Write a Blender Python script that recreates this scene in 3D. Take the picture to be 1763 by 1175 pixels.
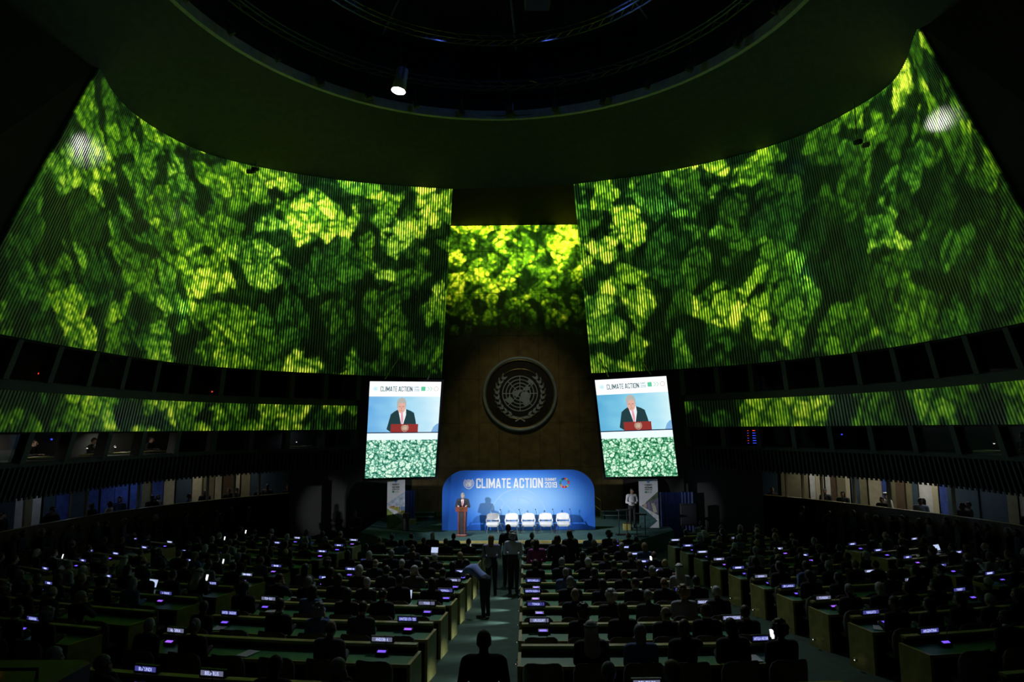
import bpy, bmesh, math, random
from mathutils import Vector, Matrix
for o in list(bpy.data.objects): bpy.data.objects.remove(o, do_unlink=True)
C = bpy.context.scene.collection
rnd = random.Random(7)
PI = math.pi
ZC = 5.5                       # lens height over the lowest part of the hall floor

# ------------------------------------------------------------------ camera
cd = bpy.data.cameras.new('camera'); cam = bpy.data.objects.new('camera', cd); C.objects.link(cam)
cd.sensor_fit = 'HORIZONTAL'; cd.sensor_width = 36.0; cd.lens = 36.0*1175/1763
cd.clip_start = 0.1; cd.clip_end = 300
rt, up, fw = Vector((0.999912,0.010705,-0.00779)), Vector((0.009087,-0.126961,0.991866)), Vector((-0.009629,0.99185,0.127047))
cam.matrix_world = Matrix(((rt.x,up.x,-fw.x,0),(rt.y,up.y,-fw.y,0),(rt.z,up.z,-fw.z,ZC),(0,0,0,1)))
bpy.context.scene.camera = cam

# ------------------------------------------------------------------ world, view
w = bpy.data.worlds.new('world'); bpy.context.scene.world = w; w.use_nodes = True
w.node_tree.nodes['Background'].inputs[0].default_value = (0.02,0.025,0.03,1)
w.node_tree.nodes['Background'].inputs[1].default_value = 0.02
vs = bpy.context.scene.view_settings
vs.view_transform = 'Standard'; vs.look = 'None'; vs.exposure = 0.0; vs.gamma = 1.0; vs.use_curve_mapping = False
cy = bpy.context.scene.cycles
cy.max_bounces = 5; cy.diffuse_bounces = 3; cy.glossy_bounces = 2; cy.transparent_max_bounces = 8
cy.sample_clamp_indirect = 3.0; cy.caustics_reflective = False; cy.caustics_refractive = False

# ------------------------------------------------------------------ projector pictures (a lens with a slide in it)
class N:                        # small node-tree writer
    def __init__(s, nt): s.nt = nt
    def n(s, t, **k):
        x = s.nt.nodes.new(t)
        for a, b in k.items(): setattr(x, a, b)
        return x
    def put(s, x, i, v):
        if hasattr(v, 'links') or isinstance(v, bpy.types.NodeSocket): s.nt.links.new(v, x.inputs[i])
        elif v is not None: x.inputs[i].default_value = v
    def m(s, op, a, b=None, c=None, clamp=False):
        x = s.n('ShaderNodeMath', operation=op, use_clamp=clamp); s.put(x,0,a); s.put(x,1,b)
        if c is not None: s.put(x,2,c)
        return x.outputs[0]
    def v(s, op, a, b=None):
        x = s.n('ShaderNodeVectorMath', operation=op); s.put(x,0,a)
        if op == 'SCALE': s.put(x,3,b)
        elif b is not None: s.put(x,1,b)
        return x.outputs[0]
    def noise(s, vec, scale, detail=2, rough=.5):
        x = s.n('ShaderNodeTexNoise'); s.put(x,'Vector',vec); s.put(x,'Scale',scale); s.put(x,'Detail',detail); s.put(x,'Roughness',rough); return x
    def vor(s, vec, scale, feature='F1'):
        x = s.n('ShaderNodeTexVoronoi', feature=feature); s.put(x,'Vector',vec); s.put(x,'Scale',scale); return x
    def mr(s, v, a, b, c=0., d=1., smooth=True):
        x = s.n('ShaderNodeMapRange'); x.interpolation_type = 'SMOOTHSTEP' if smooth else 'LINEAR'
        for i, k in enumerate((v,a,b,c,d)): s.put(x,i,k)
        return x.outputs[0]
    def ramp(s, f, stops):
        x = s.n('ShaderNodeValToRGB'); s.put(x,0,f); e = x.color_ramp.elements
        while len(e) < len(stops): e.new(.5)
        for q, (p, c) in zip(e, stops): q.position = p; q.color = (*c, 1)
        return x.outputs[0]
    def sep(s, v):
        x = s.n('ShaderNodeSeparateXYZ'); s.put(x,0,v); return x.outputs
    def comb(s, a, b, c=0.):
        x = s.n('ShaderNodeCombineXYZ'); s.put(x,0,a); s.put(x,1,b); s.put(x,2,c); return x.outputs[0]

GREEN = [(0,(0.0,.001,.0003)),(.14,(.0025,.013,.002)),(.34,(.020,.088,.004)),(.58,(.09,.27,.008)),(.80,(.28,.50,.014)),(1,(.64,.80,.07))]
GREEN2 = [(0,(0.0,.001,.0004)),(.2,(.002,.016,.003)),(.45,(.012,.085,.008)),(.75,(.07,.27,.018)),(1,(.28,.56,.04))]
def canopy(g, uv, crown, seed, low):      # aerial picture of tree crowns: crowns > clumps > leaves, dark gaps between
    off = g.v('ADD', uv, (seed*3.7, seed*1.3, seed*.7))
    n1 = g.v('SCALE', g.v('SUBTRACT', g.noise(off, crown*.9, 2, .5).outputs[1], (.5,.5,.5)), .9/crown)       # uneven crown sizes
    n2 = g.v('SCALE', g.v('SUBTRACT', g.noise(off, crown*6, 3, .7).outputs[1], (.5,.5,.5)), .24/crown)       # ragged edges
    p = g.v('ADD', g.v('ADD', off, n1), n2)
    a = g.vor(p, crown); e = g.vor(p, crown, 'DISTANCE_TO_EDGE').outputs['Distance']; ra = g.sep(a.outputs['Color'])
    b = g.vor(p, crown*2.7); be = g.vor(p, crown*2.7, 'DISTANCE_TO_EDGE').outputs['Distance']; rb = g.sep(b.outputs['Color'])
    leaf = g.vor(off, crown*19); rl = g.sep(leaf.outputs['Color'])
    tone = g.mr(g.m('POWER', ra[0], 1.2), 0., 1., low, 1., False)
    soft = g.mr(g.noise(off, crown*1.3, 1).outputs[0], .42, .58, .0, .16)                                  # some crowns run together, some stand apart
    gap = g.mr(g.m('SUBTRACT', e, g.m('SUBTRACT', soft, .05)), .0, .06, .20, 1.)
    clump = g.m('MULTIPLY', g.mr(be, .0, .15, .38, 1.), g.mr(rb[1], 0., 1., .62, 1.15, False))
    hole = g.mr(g.noise(p, crown*1.25, 3, .6).outputs[0], .33, .41, .10, 1.)
    leaves = g.m('MULTIPLY', g.mr(rl[2], 0., 1., .50, 1.40, False), g.mr(leaf.outputs['Distance'], .1, .8, 1.15, .65))
    big = g.mr(g.noise(off, crown*.33, 2).outputs[0], .36, .60, .55, 1.1)
    lum = g.m('MULTIPLY', g.m('MULTIPLY', tone, gap), g.m('MULTIPLY', g.m('MULTIPLY', clump, hole), g.m('MULTIPLY', leaves, big)))
    return lum, ra[1]
def picture(g, lum, hue):
    x = g.n('ShaderNodeMix', data_type='RGBA'); g.put(x, 0, g.mr(hue, .50, .75, 0., .62)); g.put(x, 6, g.ramp(lum, GREEN)); g.put(x, 7, g.ramp(lum, GREEN2)); return x.outputs[2]
def projector_light(name, loc, target, power, size, build, radius=.06, blend=.05):
    l = bpy.data.lights.new(name, 'SPOT'); l.energy = power; l.spot_size = math.radians(size); l.spot_blend = blend; l.shadow_soft_size = radius
    o = bpy.data.objects.new(name, l); C.objects.link(o); o.location = loc
    o.rotation_euler = (Vector(target)-Vector(loc)).to_track_quat('-Z','Y').to_euler()
    l.use_nodes = True; g = N(l.node_tree)
    tc = g.n('ShaderNodeTexCoord').outputs['Normal']
    s = g.sep(tc); uv = g.comb(g.m('DIVIDE', s[0], s[2]), g.m('DIVIDE', s[1], s[2]))
    col, st = build(g, uv)
    em = l.node_tree.nodes['Emission']; g.put(em, 0, col); g.put(em, 1, st)
    return o
def slide_wall(seed):
    def f(g, uv):
        lum, r = canopy(g, uv, 9.6, seed, .28)
        y = g.sep(uv)[1]
        return picture(g, g.m('MULTIPLY', lum, 1.2, clamp=True), r), g.mr(y, -.35, .55, 1.35, .62, False)
    return f
def slide_gold(g, uv):
    y = g.sep(uv)[1]
    lum, r = canopy(g, uv, 12., 5.1, .62)
    tiny = g.sep(g.vor(uv, 90).outputs['Color'])[0]
    fade = g.mr(y, -.13, .17, 1., 0.)
    l2 = g.m('MULTIPLY', g.m('MULTIPLY', g.m('MULTIPLY_ADD', lum, 1.25, .08), fade), g.mr(tiny, 0., 1., .45, 1.4, False), clamp=True)
    return g.ramp(l2, GREEN), g.m('MULTIPLY', fade, g.mr(y, -.24, .02, 4.6, .8))
P_L = projector_light('projector_beam', (5.0,17.5,ZC+12.4), (-10.4,29.6,ZC+6.0), 92000, 112, slide_wall(1.0), blend=.95)
P_R = projector_light('projector_beam', (-5.0,17.5,ZC+12.4), (9.8,29.2,ZC+6.0), 92000, 112, slide_wall(2.4), blend=.95)
P_C = projector_light('projector_beam', (0.6,18.0,ZC+11.8), (0.0,37.5,ZC+7.0), 30000, 46, slide_gold)
LC = {}
for k, p in (('L',P_L),('R',P_R),('C',P_C)):      # the mask in each projector: it lights its own screen wall only
    LC[k] = bpy.data.collections.new('projected_'+k); p.light_linking.receiver_collection = LC[k]

def spot(name, loc, target, power, size, col=(1,1,1), blend=.3, radius=.1):
    l = bpy.data.lights.new(name, 'SPOT'); l.energy = power; l.spot_size = math.radians(size); l.spot_blend = blend; l.shadow_soft_size = radius; l.color = col
    o = bpy.data.objects.new(name, l); C.objects.link(o); o.location = loc
    o.rotation_euler = (Vector(target)-Vector(loc)).to_track_quat('-Z','Y').to_euler(); return o
def area(name, loc, target, power, sx, sy, col=(1,1,1), spread=180):
    l = bpy.data.lights.new(name, 'AREA'); l.shape = 'RECTANGLE'; l.size = sx; l.size_y = sy; l.energy = power; l.color = col; l.spread = math.radians(spread)
    o = bpy.data.objects.new(name, l); C.objects.link(o); o.location = loc
    o.rotation_euler = (Vector(target)-Vector(loc)).to_track_quat('-Z','Y').to_euler(); return o
# follow spots in the two galleries and one in the ceiling light the stage
spot('stage_spot', (-12.0,19.0,ZC+.2), (0.1,30.0,ZC-3.6), 9800, 19.5, (.95,.97,1), 1.)
spot('stage_spot', (12.0,19.0,ZC+.2), (0.0,30.0,ZC-3.6), 6800, 19.5, (.95,.97,1), 1.)
spot('stage_spot', (-4.6,25.6,ZC+13.0), (0,30.2,ZC-3.4), 3600, 30, (.95,.97,1))
spot('banner_spot', (12.4,19.0,ZC-.6), (-5.52,31.0,ZC-3.25), 8000, 7.5, (.95,.97,1), .8)  # both banner lights are added, without fixtures, to brighten the banners
spot('banner_spot', (-12.4,19.0,ZC-.6), (5.64,30.6,ZC-3.3), 6500, 7.5, (.95,.97,1), .8)
spot('front_wash', (0.5,28.0,ZC+13.0), (0.6,16.5,1.0), 4300, 42, (.82,.90,1), 1., .35)  # added soft fill over the audience rows, with no fixture of its own
spot('seal_spot', (0.4,26.5,ZC+13.2), (0.05,37.5,ZC-.6), 1000, 34, (1,.88,.66), 1., .15)
# added dim overhead fill, tied to no fixture in the ceiling ring
area('house_light', (0,17,ZC+14.6), (0,17,0), 16, 12, 12, (.75,.85,1))

# ------------------------------------------------------------------ materials
def mat(name, col, rough=.6, metal=0., spec=.5, var=.12, vscale=4., bump=0., bscale=30., emit=None, estr=0., objcol=False, mis=True, coat=0.):
    m = bpy.data.materials.new(name); m.use_nodes = True; g = N(m.node_tree); b = m.node_tree.nodes['Principled BSDF']
    b.inputs['Roughness'].default_value = rough; b.inputs['Metallic'].default_value = metal; b.inputs['Specular IOR Level'].default_value = spec
    if coat: b.inputs['Coat Weight'].default_value = coat; b.inputs['Coat Roughness'].default_value = .15
    tc = g.n('ShaderNodeTexCoord').outputs['Object']; nz = g.noise(tc, vscale, 3)
    f = g.mr(nz.outputs[0], .3, .7, 1-var, 1+var, False)
    src = g.n('ShaderNodeObjectInfo').outputs['Color'] if objcol else (*col, 1)
    x = g.n('ShaderNodeMix', data_type='RGBA', blend_type='MULTIPLY'); x.inputs[0].default_value = 1.
    g.put(x, 6, src); g.nt.links.new(f, x.inputs[7]); g.nt.links.new(x.outputs[2], b.inputs['Base Color'])
    if bump:
        bp = g.n('ShaderNodeBump'); bp.inputs['Strength'].default_value = bump; g.nt.links.new(g.noise(tc, bscale, 3).outputs[0], bp.inputs['Height']); g.nt.links.new(bp.outputs[0], b.inputs['Normal'])
    if emit is not None:
        b.inputs['Emission Color'].default_value = (*emit, 1); b.inputs['Emission Strength'].default_value = estr
        if not mis: m.cycles.emission_sampling = 'NONE'
    return m
def lit(name, col, s=1., mis=False):
    return mat(name, (.01,.01,.012), .4, emit=col, estr=s, mis=mis)
M = dict(
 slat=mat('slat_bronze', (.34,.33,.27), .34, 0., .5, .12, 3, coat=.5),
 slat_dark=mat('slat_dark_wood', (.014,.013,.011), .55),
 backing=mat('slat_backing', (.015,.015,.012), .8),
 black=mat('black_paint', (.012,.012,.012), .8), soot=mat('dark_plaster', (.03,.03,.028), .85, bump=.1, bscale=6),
 ceil=mat('ceiling_plaster', (.12,.13,.12), .85, bump=.15, bscale=3),
 gold=mat('gold_leaf_panel', (.33,.24,.09), .42, .45, .5, .3, 2.2, bump=.2, bscale=9),
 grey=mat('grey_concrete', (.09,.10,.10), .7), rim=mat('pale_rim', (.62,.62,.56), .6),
 carpet=mat('green_carpet', (.035,.075,.05), .95, bump=.4, bscale=220, var=.2), stagec=mat('teal_carpet', (.05,.13,.12), .95, bump=.3, bscale=150, var=.2),
 wood=mat('brown_wood', (.12,.08,.035), .4, var=.3, vscale=7), ash=mat('ash_wood', (.52,.45,.15), .38, var=.2, vscale=6),
 leather=mat('green_leather', (.05,.25,.10), .42, bump=.15, bscale=120), case=mat('black_case', (.015,.015,.018), .45),
 skin=mat('skin', (.5,.33,.25), .55, objcol=True), eye=mat('eye_dark', (.02,.015,.012), .2), lip=mat('lip', (.28,.09,.08), .5),
 cloth=mat('cloth', (.03,.03,.04), .85, objcol=True, bump=.2, bscale=90), hair=mat('hair', (.03,.02,.015), .5, objcol=True, bump=.5, bscale=160, var=.3),
 shoe=mat('shoe_leather', (.015,.013,.012), .35), chair=mat('taupe_leather', (.20,.19,.17), .5, bump=.15, bscale=80), chrome=mat('chrome', (.7,.7,.72), .15, 1.),
 white=mat('white_shell', (.85,.86,.88), .4), marble=mat('green_marble', (.03,.09,.07), .3, var=.5, vscale=1.2),
 cherry=mat('cherry_wood', (.20,.055,.035), .35, var=.25, vscale=8), podd=mat('podium_front', (.04,.04,.05), .4),
 silver=mat('silver_relief', (.50,.60,.60), .5, .15), sealdark=mat('seal_dark_bronze', (.05,.045,.03), .4, .5), brass=mat('brass', (.55,.43,.14), .3, .9), verd=mat('verdigris_ring', (.36,.45,.42), .55, .3),
 cream=mat('cream_panel', (.55,.52,.38), .6), olive=mat('olive_panel', (.22,.21,.13), .6), bluep=mat('blue_curtain', (.05,.10,.45), .8, var=.3), tealp=mat('dark_teal_panel', (.04,.08,.12), .6), whitep=mat('white_panel', (.7,.72,.74), .6), brown=mat('brown_panel', (.12,.08,.05), .6), navy=mat('navy_curtain', (.03,.05,.14), .85, var=.3),
 paper=mat('white_paper', (.8,.82,.86), .7), truss=mat('truss_metal', (.18,.18,.2), .35, .8), canm=mat('lamp_can', (.05,.05,.05), .45), canw=mat('lamp_can_pale', (.6,.6,.58), .5),
 sign=lit('sign_display', (.12,.12,.60), .42), signl=lit('sign_display_pale', (.30,.31,.50), .42), letters=lit('sign_letters', (.50,.56,1.), 1.5), purple=lit('console_display', (.16,.07,1.), 1.5), purple2=lit('console_display_pink', (.30,.09,1.), 1.5),
 blueled=lit('blue_led', (.05,.08,1.), 1.2), redled=lit('red_led', (1.,.06,.02), 1.5), orange=lit('orange_led', (1.,.22,.02), 3.), whiteled=lit('white_lamp', (1.,.92,.75), 4.),
 lampw=lit('spot_lens', (1.,.96,.88), 30.), step=lit('step_lamp', (1.,.9,.7), 2.5),
)
def glass():
    m = bpy.data.materials.new('booth_glass'); m.use_nodes = True; nt = m.node_tree; g = N(nt); nt.nodes.remove(nt.nodes['Principled BSDF'])
    t = g.n('ShaderNodeBsdfTransparent'); t.inputs[0].default_value = (.82,.86,.86,1); gl = g.n('ShaderNodeBsdfGlossy'); gl.inputs['Roughness'].default_value = .04
    fr = g.n('ShaderNodeFresnel'); fr.inputs[0].default_value = 1.16; mx = g.n('ShaderNodeMixShader')
    nt.links.new(g.m('MULTIPLY', fr.outputs[0], .3), mx.inputs[0]); nt.links.new(t.outputs[0], mx.inputs[1]); nt.links.new(gl.outputs[0], mx.inputs[2]); nt.links.new(mx.outputs[0], nt.nodes['Material Output'].inputs[0]); return m
M['glass'] = glass()

# ------------------------------------------------------------------ mesh helpers
class MB:
    def __init__(s): s.v = []; s.f = []; s.mi = []
    def add(s, vs, fs, mi=0):
        b = len(s.v); s.v += [tuple(p) for p in vs]; s.f += [tuple(i+b for i in f) for f in fs]; s.mi += [mi]*len(fs); return s
    def box(s, x0, x1, y0, y1, z0, z1, mi=0):
        return s.add([(x0,y0,z0),(x1,y0,z0),(x1,y1,z0),(x0,y1,z0),(x0,y0,z1),(x1,y0,z1),(x1,y1,z1),(x0,y1,z1)], [(0,3,2,1),(4,5,6,7),(0,1,5,4),(1,2,6,5),(2,3,7,6),(3,0,4,7)], mi)
    def bbox(s, x0, x1, y0, y1, z0, z1, r=.01, mi=0):      # box with chamfered vertical edges and top
        pts = [(x0+r,y0),(x1-r,y0),(x1,y0+r),(x1,y1-r),(x1-r,y1),(x0+r,y1),(x0,y1-r),(x0,y0+r)]; cx, cy_ = (x0+x1)/2, (y0+y1)/2
        fx, fy = max(.01,1-2*r/max(x1-x0,1e-6)), max(.01,1-2*r/max(y1-y0,1e-6))
        top = [(cx+(x-cx)*fx, cy_+(y-cy_)*fy) for x, y in pts]; vs = [(x,y,z0) for x,y in pts]+[(x,y,z1-r) for x,y in pts]+[(x,y,z1) for x,y in top]
        fs = [(i,(i+1)%8,8+(i+1)%8,8+i) for i in range(8)]+[(8+i,8+(i+1)%8,16+(i+1)%8,16+i) for i in range(8)]+[tuple(range(7,-1,-1)),tuple(range(16,24))]
        return s.add(vs, fs, mi)
    def tube(s, pts, r, n=6, mi=0, cap=True):
        pts = [Vector(p) for p in pts]; rs = r if isinstance(r,(list,tuple)) else [r]*len(pts); vs = []; fs = []
        for i, p in enumerate(pts):
            d = (pts[min(i+1,len(pts)-1)]-pts[max(i-1,0)]).normalized(); a = d.orthogonal().normalized() if abs(d.z) > .9 else d.cross(Vector((0,0,1))).normalized(); b = d.cross(a)
            vs += [p+(a*math.cos(2*PI*k/n)+b*math.sin(2*PI*k/n))*rs[i] for k in range(n)]
        for i in range(len(pts)-1): fs += [(i*n+k, i*n+(k+1)%n, (i+1)*n+(k+1)%n, (i+1)*n+k) for k in range(n)]
        if cap: fs += [tuple(range(n-1,-1,-1)), tuple((len(pts)-1)*n+k for k in range(n))]
        return s.add(vs, fs, mi)
    def lathe(s, prof, n=16, c=(0,0,0), mi=0):
        vs = [(c[0]+r*math.cos(2*PI*k/n), c[1]+r*math.sin(2*PI*k/n), c[2]+z) for r, z in prof for k in range(n)]
        fs = [(i*n+k, i*n+(k+1)%n, (i+1)*n+(k+1)%n, (i+1)*n+k) for i in range(len(prof)-1) for k in range(n)]
        fs += [tuple(range(n-1,-1,-1)), tuple((len(prof)-1)*n+k for k in range(n))]
        return s.add(vs, fs, mi)
    def ell(s, c, r, nu=12, nv=8, rot=None, mi=0):
        vs = []; R_ = rot or Matrix.Identity(3)
        for j in range(1, nv):
            a = PI*j/nv
            for k in range(nu): vs.append(R_ @ Vector((r[0]*math.sin(a)*math.cos(2*PI*k/nu), r[1]*math.sin(a)*math.sin(2*PI*k/nu), r[2]*math.cos(a)))+Vector(c))
        vs += [R_ @ Vector((0,0,r[2]))+Vector(c), R_ @ Vector((0,0,-r[2]))+Vector(c)]; t = len(vs)-2
        fs = [(j*nu+k, (j+1)*nu+k, (j+1)*nu+(k+1)%nu, j*nu+(k+1)%nu) for j in range(nv-2) for k in range(nu)]
        fs += [(t, k, (k+1)%nu) for k in range(nu)]+[(t+1, (nv-2)*nu+(k+1)%nu, (nv-2)*nu+k) for k in range(nu)]
        return s.add(vs, fs, mi)
    def cap(s, p0, p1, r0, r1, n=10, flat=1., axis=None, mi=0):     # closed tapered limb with round ends
        p0, p1 = Vector(p0), Vector(p1); d = (p1-p0); L = max(d.length,1e-5); d /= L
        a = Vector(axis)-d*Vector(axis).dot(d) if axis else (d.orthogonal()); a = a.normalized(); b = d.cross(a)
        prof = [(r0*math.sin(t), -r0*math.cos(t)) for t in (.35,.8,1.25)]+[(r0,0),(r1,L)]+[(r1*math.cos(t), L+r1*math.sin(t)) for t in (.35,.8,1.25)]
        vs = [p0+d*z+(a*math.cos(2*PI*k/n)+b*math.sin(2*PI*k/n)*flat)*r for r, z in prof for k in range(n)]; m = len(prof)
        vs += [p0-d*r0, p1+d*r1]
        fs = [(i*n+k, i*n+(k+1)%n, (i+1)*n+(k+1)%n, (i+1)*n+k) for i in range(m-1) for k in range(n)]
        fs += [(len(vs)-2, (k+1)%n, k) for k in range(n)]+[(len(vs)-1, (m-1)*n+k, (m-1)*n+(k+1)%n) for k in range(n)]
        return s.add(vs, fs, mi)
    def mesh(s, name, mats, smooth=False):
        me = bpy.data.meshes.new(name); me.from_pydata(s.v, [], s.f)
        for m in (mats if isinstance(mats,(list,tuple)) else [mats]): me.materials.append(m)
        if any(s.mi): me.polygons.foreach_set('material_index', s.mi)
        if smooth: me.polygons.foreach_set('use_smooth', [True]*len(s.f))
        me.update(); return me
    def build(s, name, mats, parent=None, smooth=False, loc=None):
        o = bpy.data.objects.new(name, s.mesh(name, mats, smooth)); C.objects.link(o)
        if parent is not None: o.parent = parent
        if loc is not None: o.location = loc
        return o
def link(name, me, parent=None, loc=(0,0,0), rz=0., scale=1., color=None, mw=None):
    o = bpy.data.objects.new(name, me); C.objects.link(o)
    if parent is not None: o.parent = parent
    if mw is not None: o.matrix_local = mw
    else: o.location = loc; o.rotation_euler = (0,0,rz); o.scale = (scale,)*3 if not isinstance(scale,tuple) else scale
    if color is not None: o.color = (*color,1)
    return o
def tag(o, label=None, cat=None, group=None, kind=None):
    if label: o['label'] = label
    if cat: o['category'] = cat
    if group: o['group'] = group
    if kind: o['kind'] = kind
    return o
def empty(name, loc=(0,0,0), rz=0.):
    o = bpy.data.objects.new(name, None); C.objects.link(o); o.location = loc; o.rotation_euler = (0,0,rz); o.empty_display_size = .2; return o
def struct(o): o['kind'] = 'structure'; return o

_tc = {}
def text2d(s, bold=.02):            # letters as flat triangles inside the unit box
    if (s,bold) in _tc: return _tc[(s,bold)]
    c = bpy.data.curves.new('t','FONT'); c.body = s; c.resolution_u = 2; c.offset = bold; c.space_character = 1.05
    o = bpy.data.objects.new('t', c); C.objects.link(o); dg = bpy.context.evaluated_depsgraph_get(); me = o.evaluated_get(dg).to_mesh()
    vs = [(p.co.x,p.co.y) for p in me.vertices]; fs = [tuple(p.vertices) for p in me.polygons]; o.evaluated_get(dg).to_mesh_clear()
    bpy.data.objects.remove(o); bpy.data.curves.remove(c)
    x0, x1 = min(p[0] for p in vs), max(p[0] for p in vs); y0, y1 = min(p[1] for p in vs), max(p[1] for p in vs)
    r = ([((x-x0)/(x1-x0),(y-y0)/(y1-y0)) for x,y in vs], fs); _tc[(s,bold)] = r; return r

def block2d(text, s=.30, t=.155):      # heavy condensed capitals built from flat, non-overlapping pieces
    def R(a,b,c,d): return [(a,c),(b,c),(b,d),(a,d)]
    q, c = 1-s, .10
    TOP = [(c*1.6,1),(0,1-c),(0,1-t-.02),(s,1-t),(q,1-t),(1,1-t-.02),(1,1-c),(1-c*1.6,1)]; BOT = [(x,1-y) for x,y in TOP][::-1]
    xl = lambda y: s*.95+(.5-s*.95)*y/.74
    G = {'I':(.30,[R(0,1,0,1)]), 'L':(.82,[R(0,s,0,1),R(s,1,0,t)]), 'T':(.90,[R(0,1,1-t,1),R(.5-s/2,.5+s/2,0,1-t)]), 'E':(.82,[R(0,s,0,1),R(s,1,1-t,1),R(s,.9,.5-t/2,.5+t/2),R(s,1,0,t)]),
     'M':(1.30,[R(0,s*.8,0,1),R(1-s*.8,1,0,1),[(s*.8,1),(s*.8,.52),(.5,.02),(.5,.46)],[(1-s*.8,1),(.5,.46),(.5,.02),(1-s*.8,.52)]]), 'N':(1.02,[R(0,s,0,1),R(q,1,0,1),[(s,1),(s,.55),(q,0),(q,.45)]]),
     'A':(1.06,[[(0,0),(s*.95,0),(.5,.74),(.5,1),(.34,1)],[(1,0),(.66,1),(.5,1),(.5,.74),(1-s*.95,0)],[(xl(.18),.18),(1-xl(.18),.18),(1-xl(.33),.33),(xl(.33),.33)]]),
     'C':(.94,[TOP,BOT,R(0,s,t+.02,1-t-.02),R(q,1,.64,1-t-.02),R(q,1,t+.02,.36)]), 'O':(.96,[TOP,BOT,R(0,s,t+.02,1-t-.02),R(q,1,t+.02,1-t-.02)]), 'U':(.96,[BOT,R(0,s,t+.02,1),R(q,1,t+.02,1)]),
     'S':(.90,[TOP,BOT,R(0,s,.58,1-t-.02),R(0,1,.42,.58),R(q,1,t+.02,.42),R(q,1,.68,1-t-.02),R(0,s,t+.02,.32)]),
     '2':(.90,[TOP,R(q,1,.58,1-t-.02),[(0,t),(s,t),(1,.58),(q*.9,.58)],R(0,1,0,t),R(0,s,.66,1-t-.02)]), '9':(.92,[TOP,BOT,R(0,s,.56,1-t-.02),R(q,1,t+.02,1-t-.02),R(0,q,.42,.56),R(0,s,t+.02,.27)]), '1':(.48,[R(.4,1,0,1),[(0,.78),(.4,.78),(.4,1)]])}
    G['0'] = G['O']; x = 0.; vs = []; fs = []
    for ch in text:
        if ch == ' ': x += .16; continue
        wd, ps = G[ch]; wd *= .46
        for p in ps: b = len(vs); vs += [(x+a*wd,y) for a,y in p]; fs.append(tuple(range(b,b+len(p))))
        x += wd+.07
    x -= .07; return [(a/x,y) for a,y in vs], fs

# ------------------------------------------------------------------ floor profile and seat rows
def hl(d): return 2.54+.07*d if d < 19 else 3.87+.04*(d-19)
LH = .88                                                # height of a desk's rail above the floor
def fz(d): return ZC-hl(d)-LH
ROWS = [8.9, None]+[7.9+1.58*k for k in range(2,14)]       # distance of each desk row from the rear balcony, on the hall's centre line
def rowd(k, x): return ROWS[k]+.02*(x-1)**2
STZ = ZC-4.4                                            # stage floor
mb = MB(); ys = [-6+1.0*i for i in range(0,64)]; xs = [-26,-14,-6,-1.5,0,4,10,16,26]
for y in ys:
    for x in xs: mb.v.append((x,y,fz(min(y,32))))
nx = len(xs)
for j in range(len(ys)-1):
    for i in range(nx-1): mb.f.append((j*nx+i,j*nx+i+1,(j+1)*nx+i+1,(j+1)*nx+i)); mb.mi.append(0)
struct(mb.build('floor', M['carpet']))

# ------------------------------------------------------------------ the two curved walls
LK = [(-3.21,32.88,-4.14,36.43),(-5.47,32.47,-6.1,35.16),(-8.19,31.82,-8.94,33.07),(-11.13,30.29,-11.8,30.51),(-12.85,28.93,-13.4,27.97),(-13.74,27.94,-13.98,25.55),(-14.31,26.11,-14.16,22.72),(-14.6,24.21,-14.32,20.34),(-14.37,22.7,-14.3,18.71),(-13.8,21.06,-14.2,16.8),(-12.9,17.6,-13.9,12.4)]
RK = [(2.77,32.41,3.59,33.77),(5.85,31.56,6.54,32.71),(8.27,30.18,9.01,30.53),(9.67,29.2,10.34,29.15),(10.94,28.16,11.34,27.08),(11.96,26.79,12.38,25.42),(12.48,25.64,12.94,23.85),(12.94,24.25,13.28,21.72),(13.19,23.41,13.38,20.31),(13.21,22.46,13.41,19.1),(12.99,21.39,13.43,18.23),(12.2,19.4,13.4,16.2),(11.4,16.2,13.2,12.0)]
ZT, ZB = 11.9, 2.68
def smoothk(K):                  # soften the measured keys
    K = [Vector((a,b,c,d)) for a,b,c,d in K]; 
    return [K[i] if i in (0,len(K)-1,len(K)-2) else (K[i-1]+K[i]*2+K[i+1])/4 for i in range(len(K))]
KEYS = {'L':smoothk(LK), 'R':smoothk(RK)}
def key(side, s):
    K = KEYS[side]; s = max(0., min(len(K)-1.0001, s)); i = int(s); t = s-i
    p0, p1, p2, p3 = K[max(i-1,0)], K[i], K[i+1], K[min(i+2,len(K)-1)]
    return .5*((2*p1)+(p2-p0)*t+(2*p0-5*p1+4*p2-p3)*t*t+(3*p1-p0-3*p2+p3)*t*t*t)
def wp(side, s, z):              # point of the wall surface; z counted from the lens height
    q = key(side, s); f = (z-ZB)/(ZT-ZB); return Vector((q[2]+(q[0]-q[2])*f, q[3]+(q[1]-q[3])*f, ZC+z))
def wn(side, s, z):              # direction into the hall
    a, b = wp(side, s+.03, z), wp(side, s-.03, z); t = (a-b).normalized(); n = Vector((0,0,1)).cross(t)
    if n.dot(Vector((0,20,0))-Vector((wp(side,s,z).x,wp(side,s,z).y,0))) < 0: n = -n
    return n.normalized()
def even(side, s0, s1, pitch, z=5.):   # parameters at equal spacing along the wall
    n = 400; P = [wp(side, s0+(s1-s0)*i/n, z) for i in range(n+1)]; L = [0.]
    for i in range(n): L.append(L[-1]+(P[i+1]-P[i]).length)
    m = max(1, round(L[-1]/pitch)); out = []; j = 0
    for i in range(m+1):
        t = L[-1]*i/m
        while j < n-1 and L[j+1] < t: j += 1
        out.append(s0+(s1-s0)*(j+(t-L[j])/max(L[j+1]-L[j],1e-9))/n)
    return out
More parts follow.
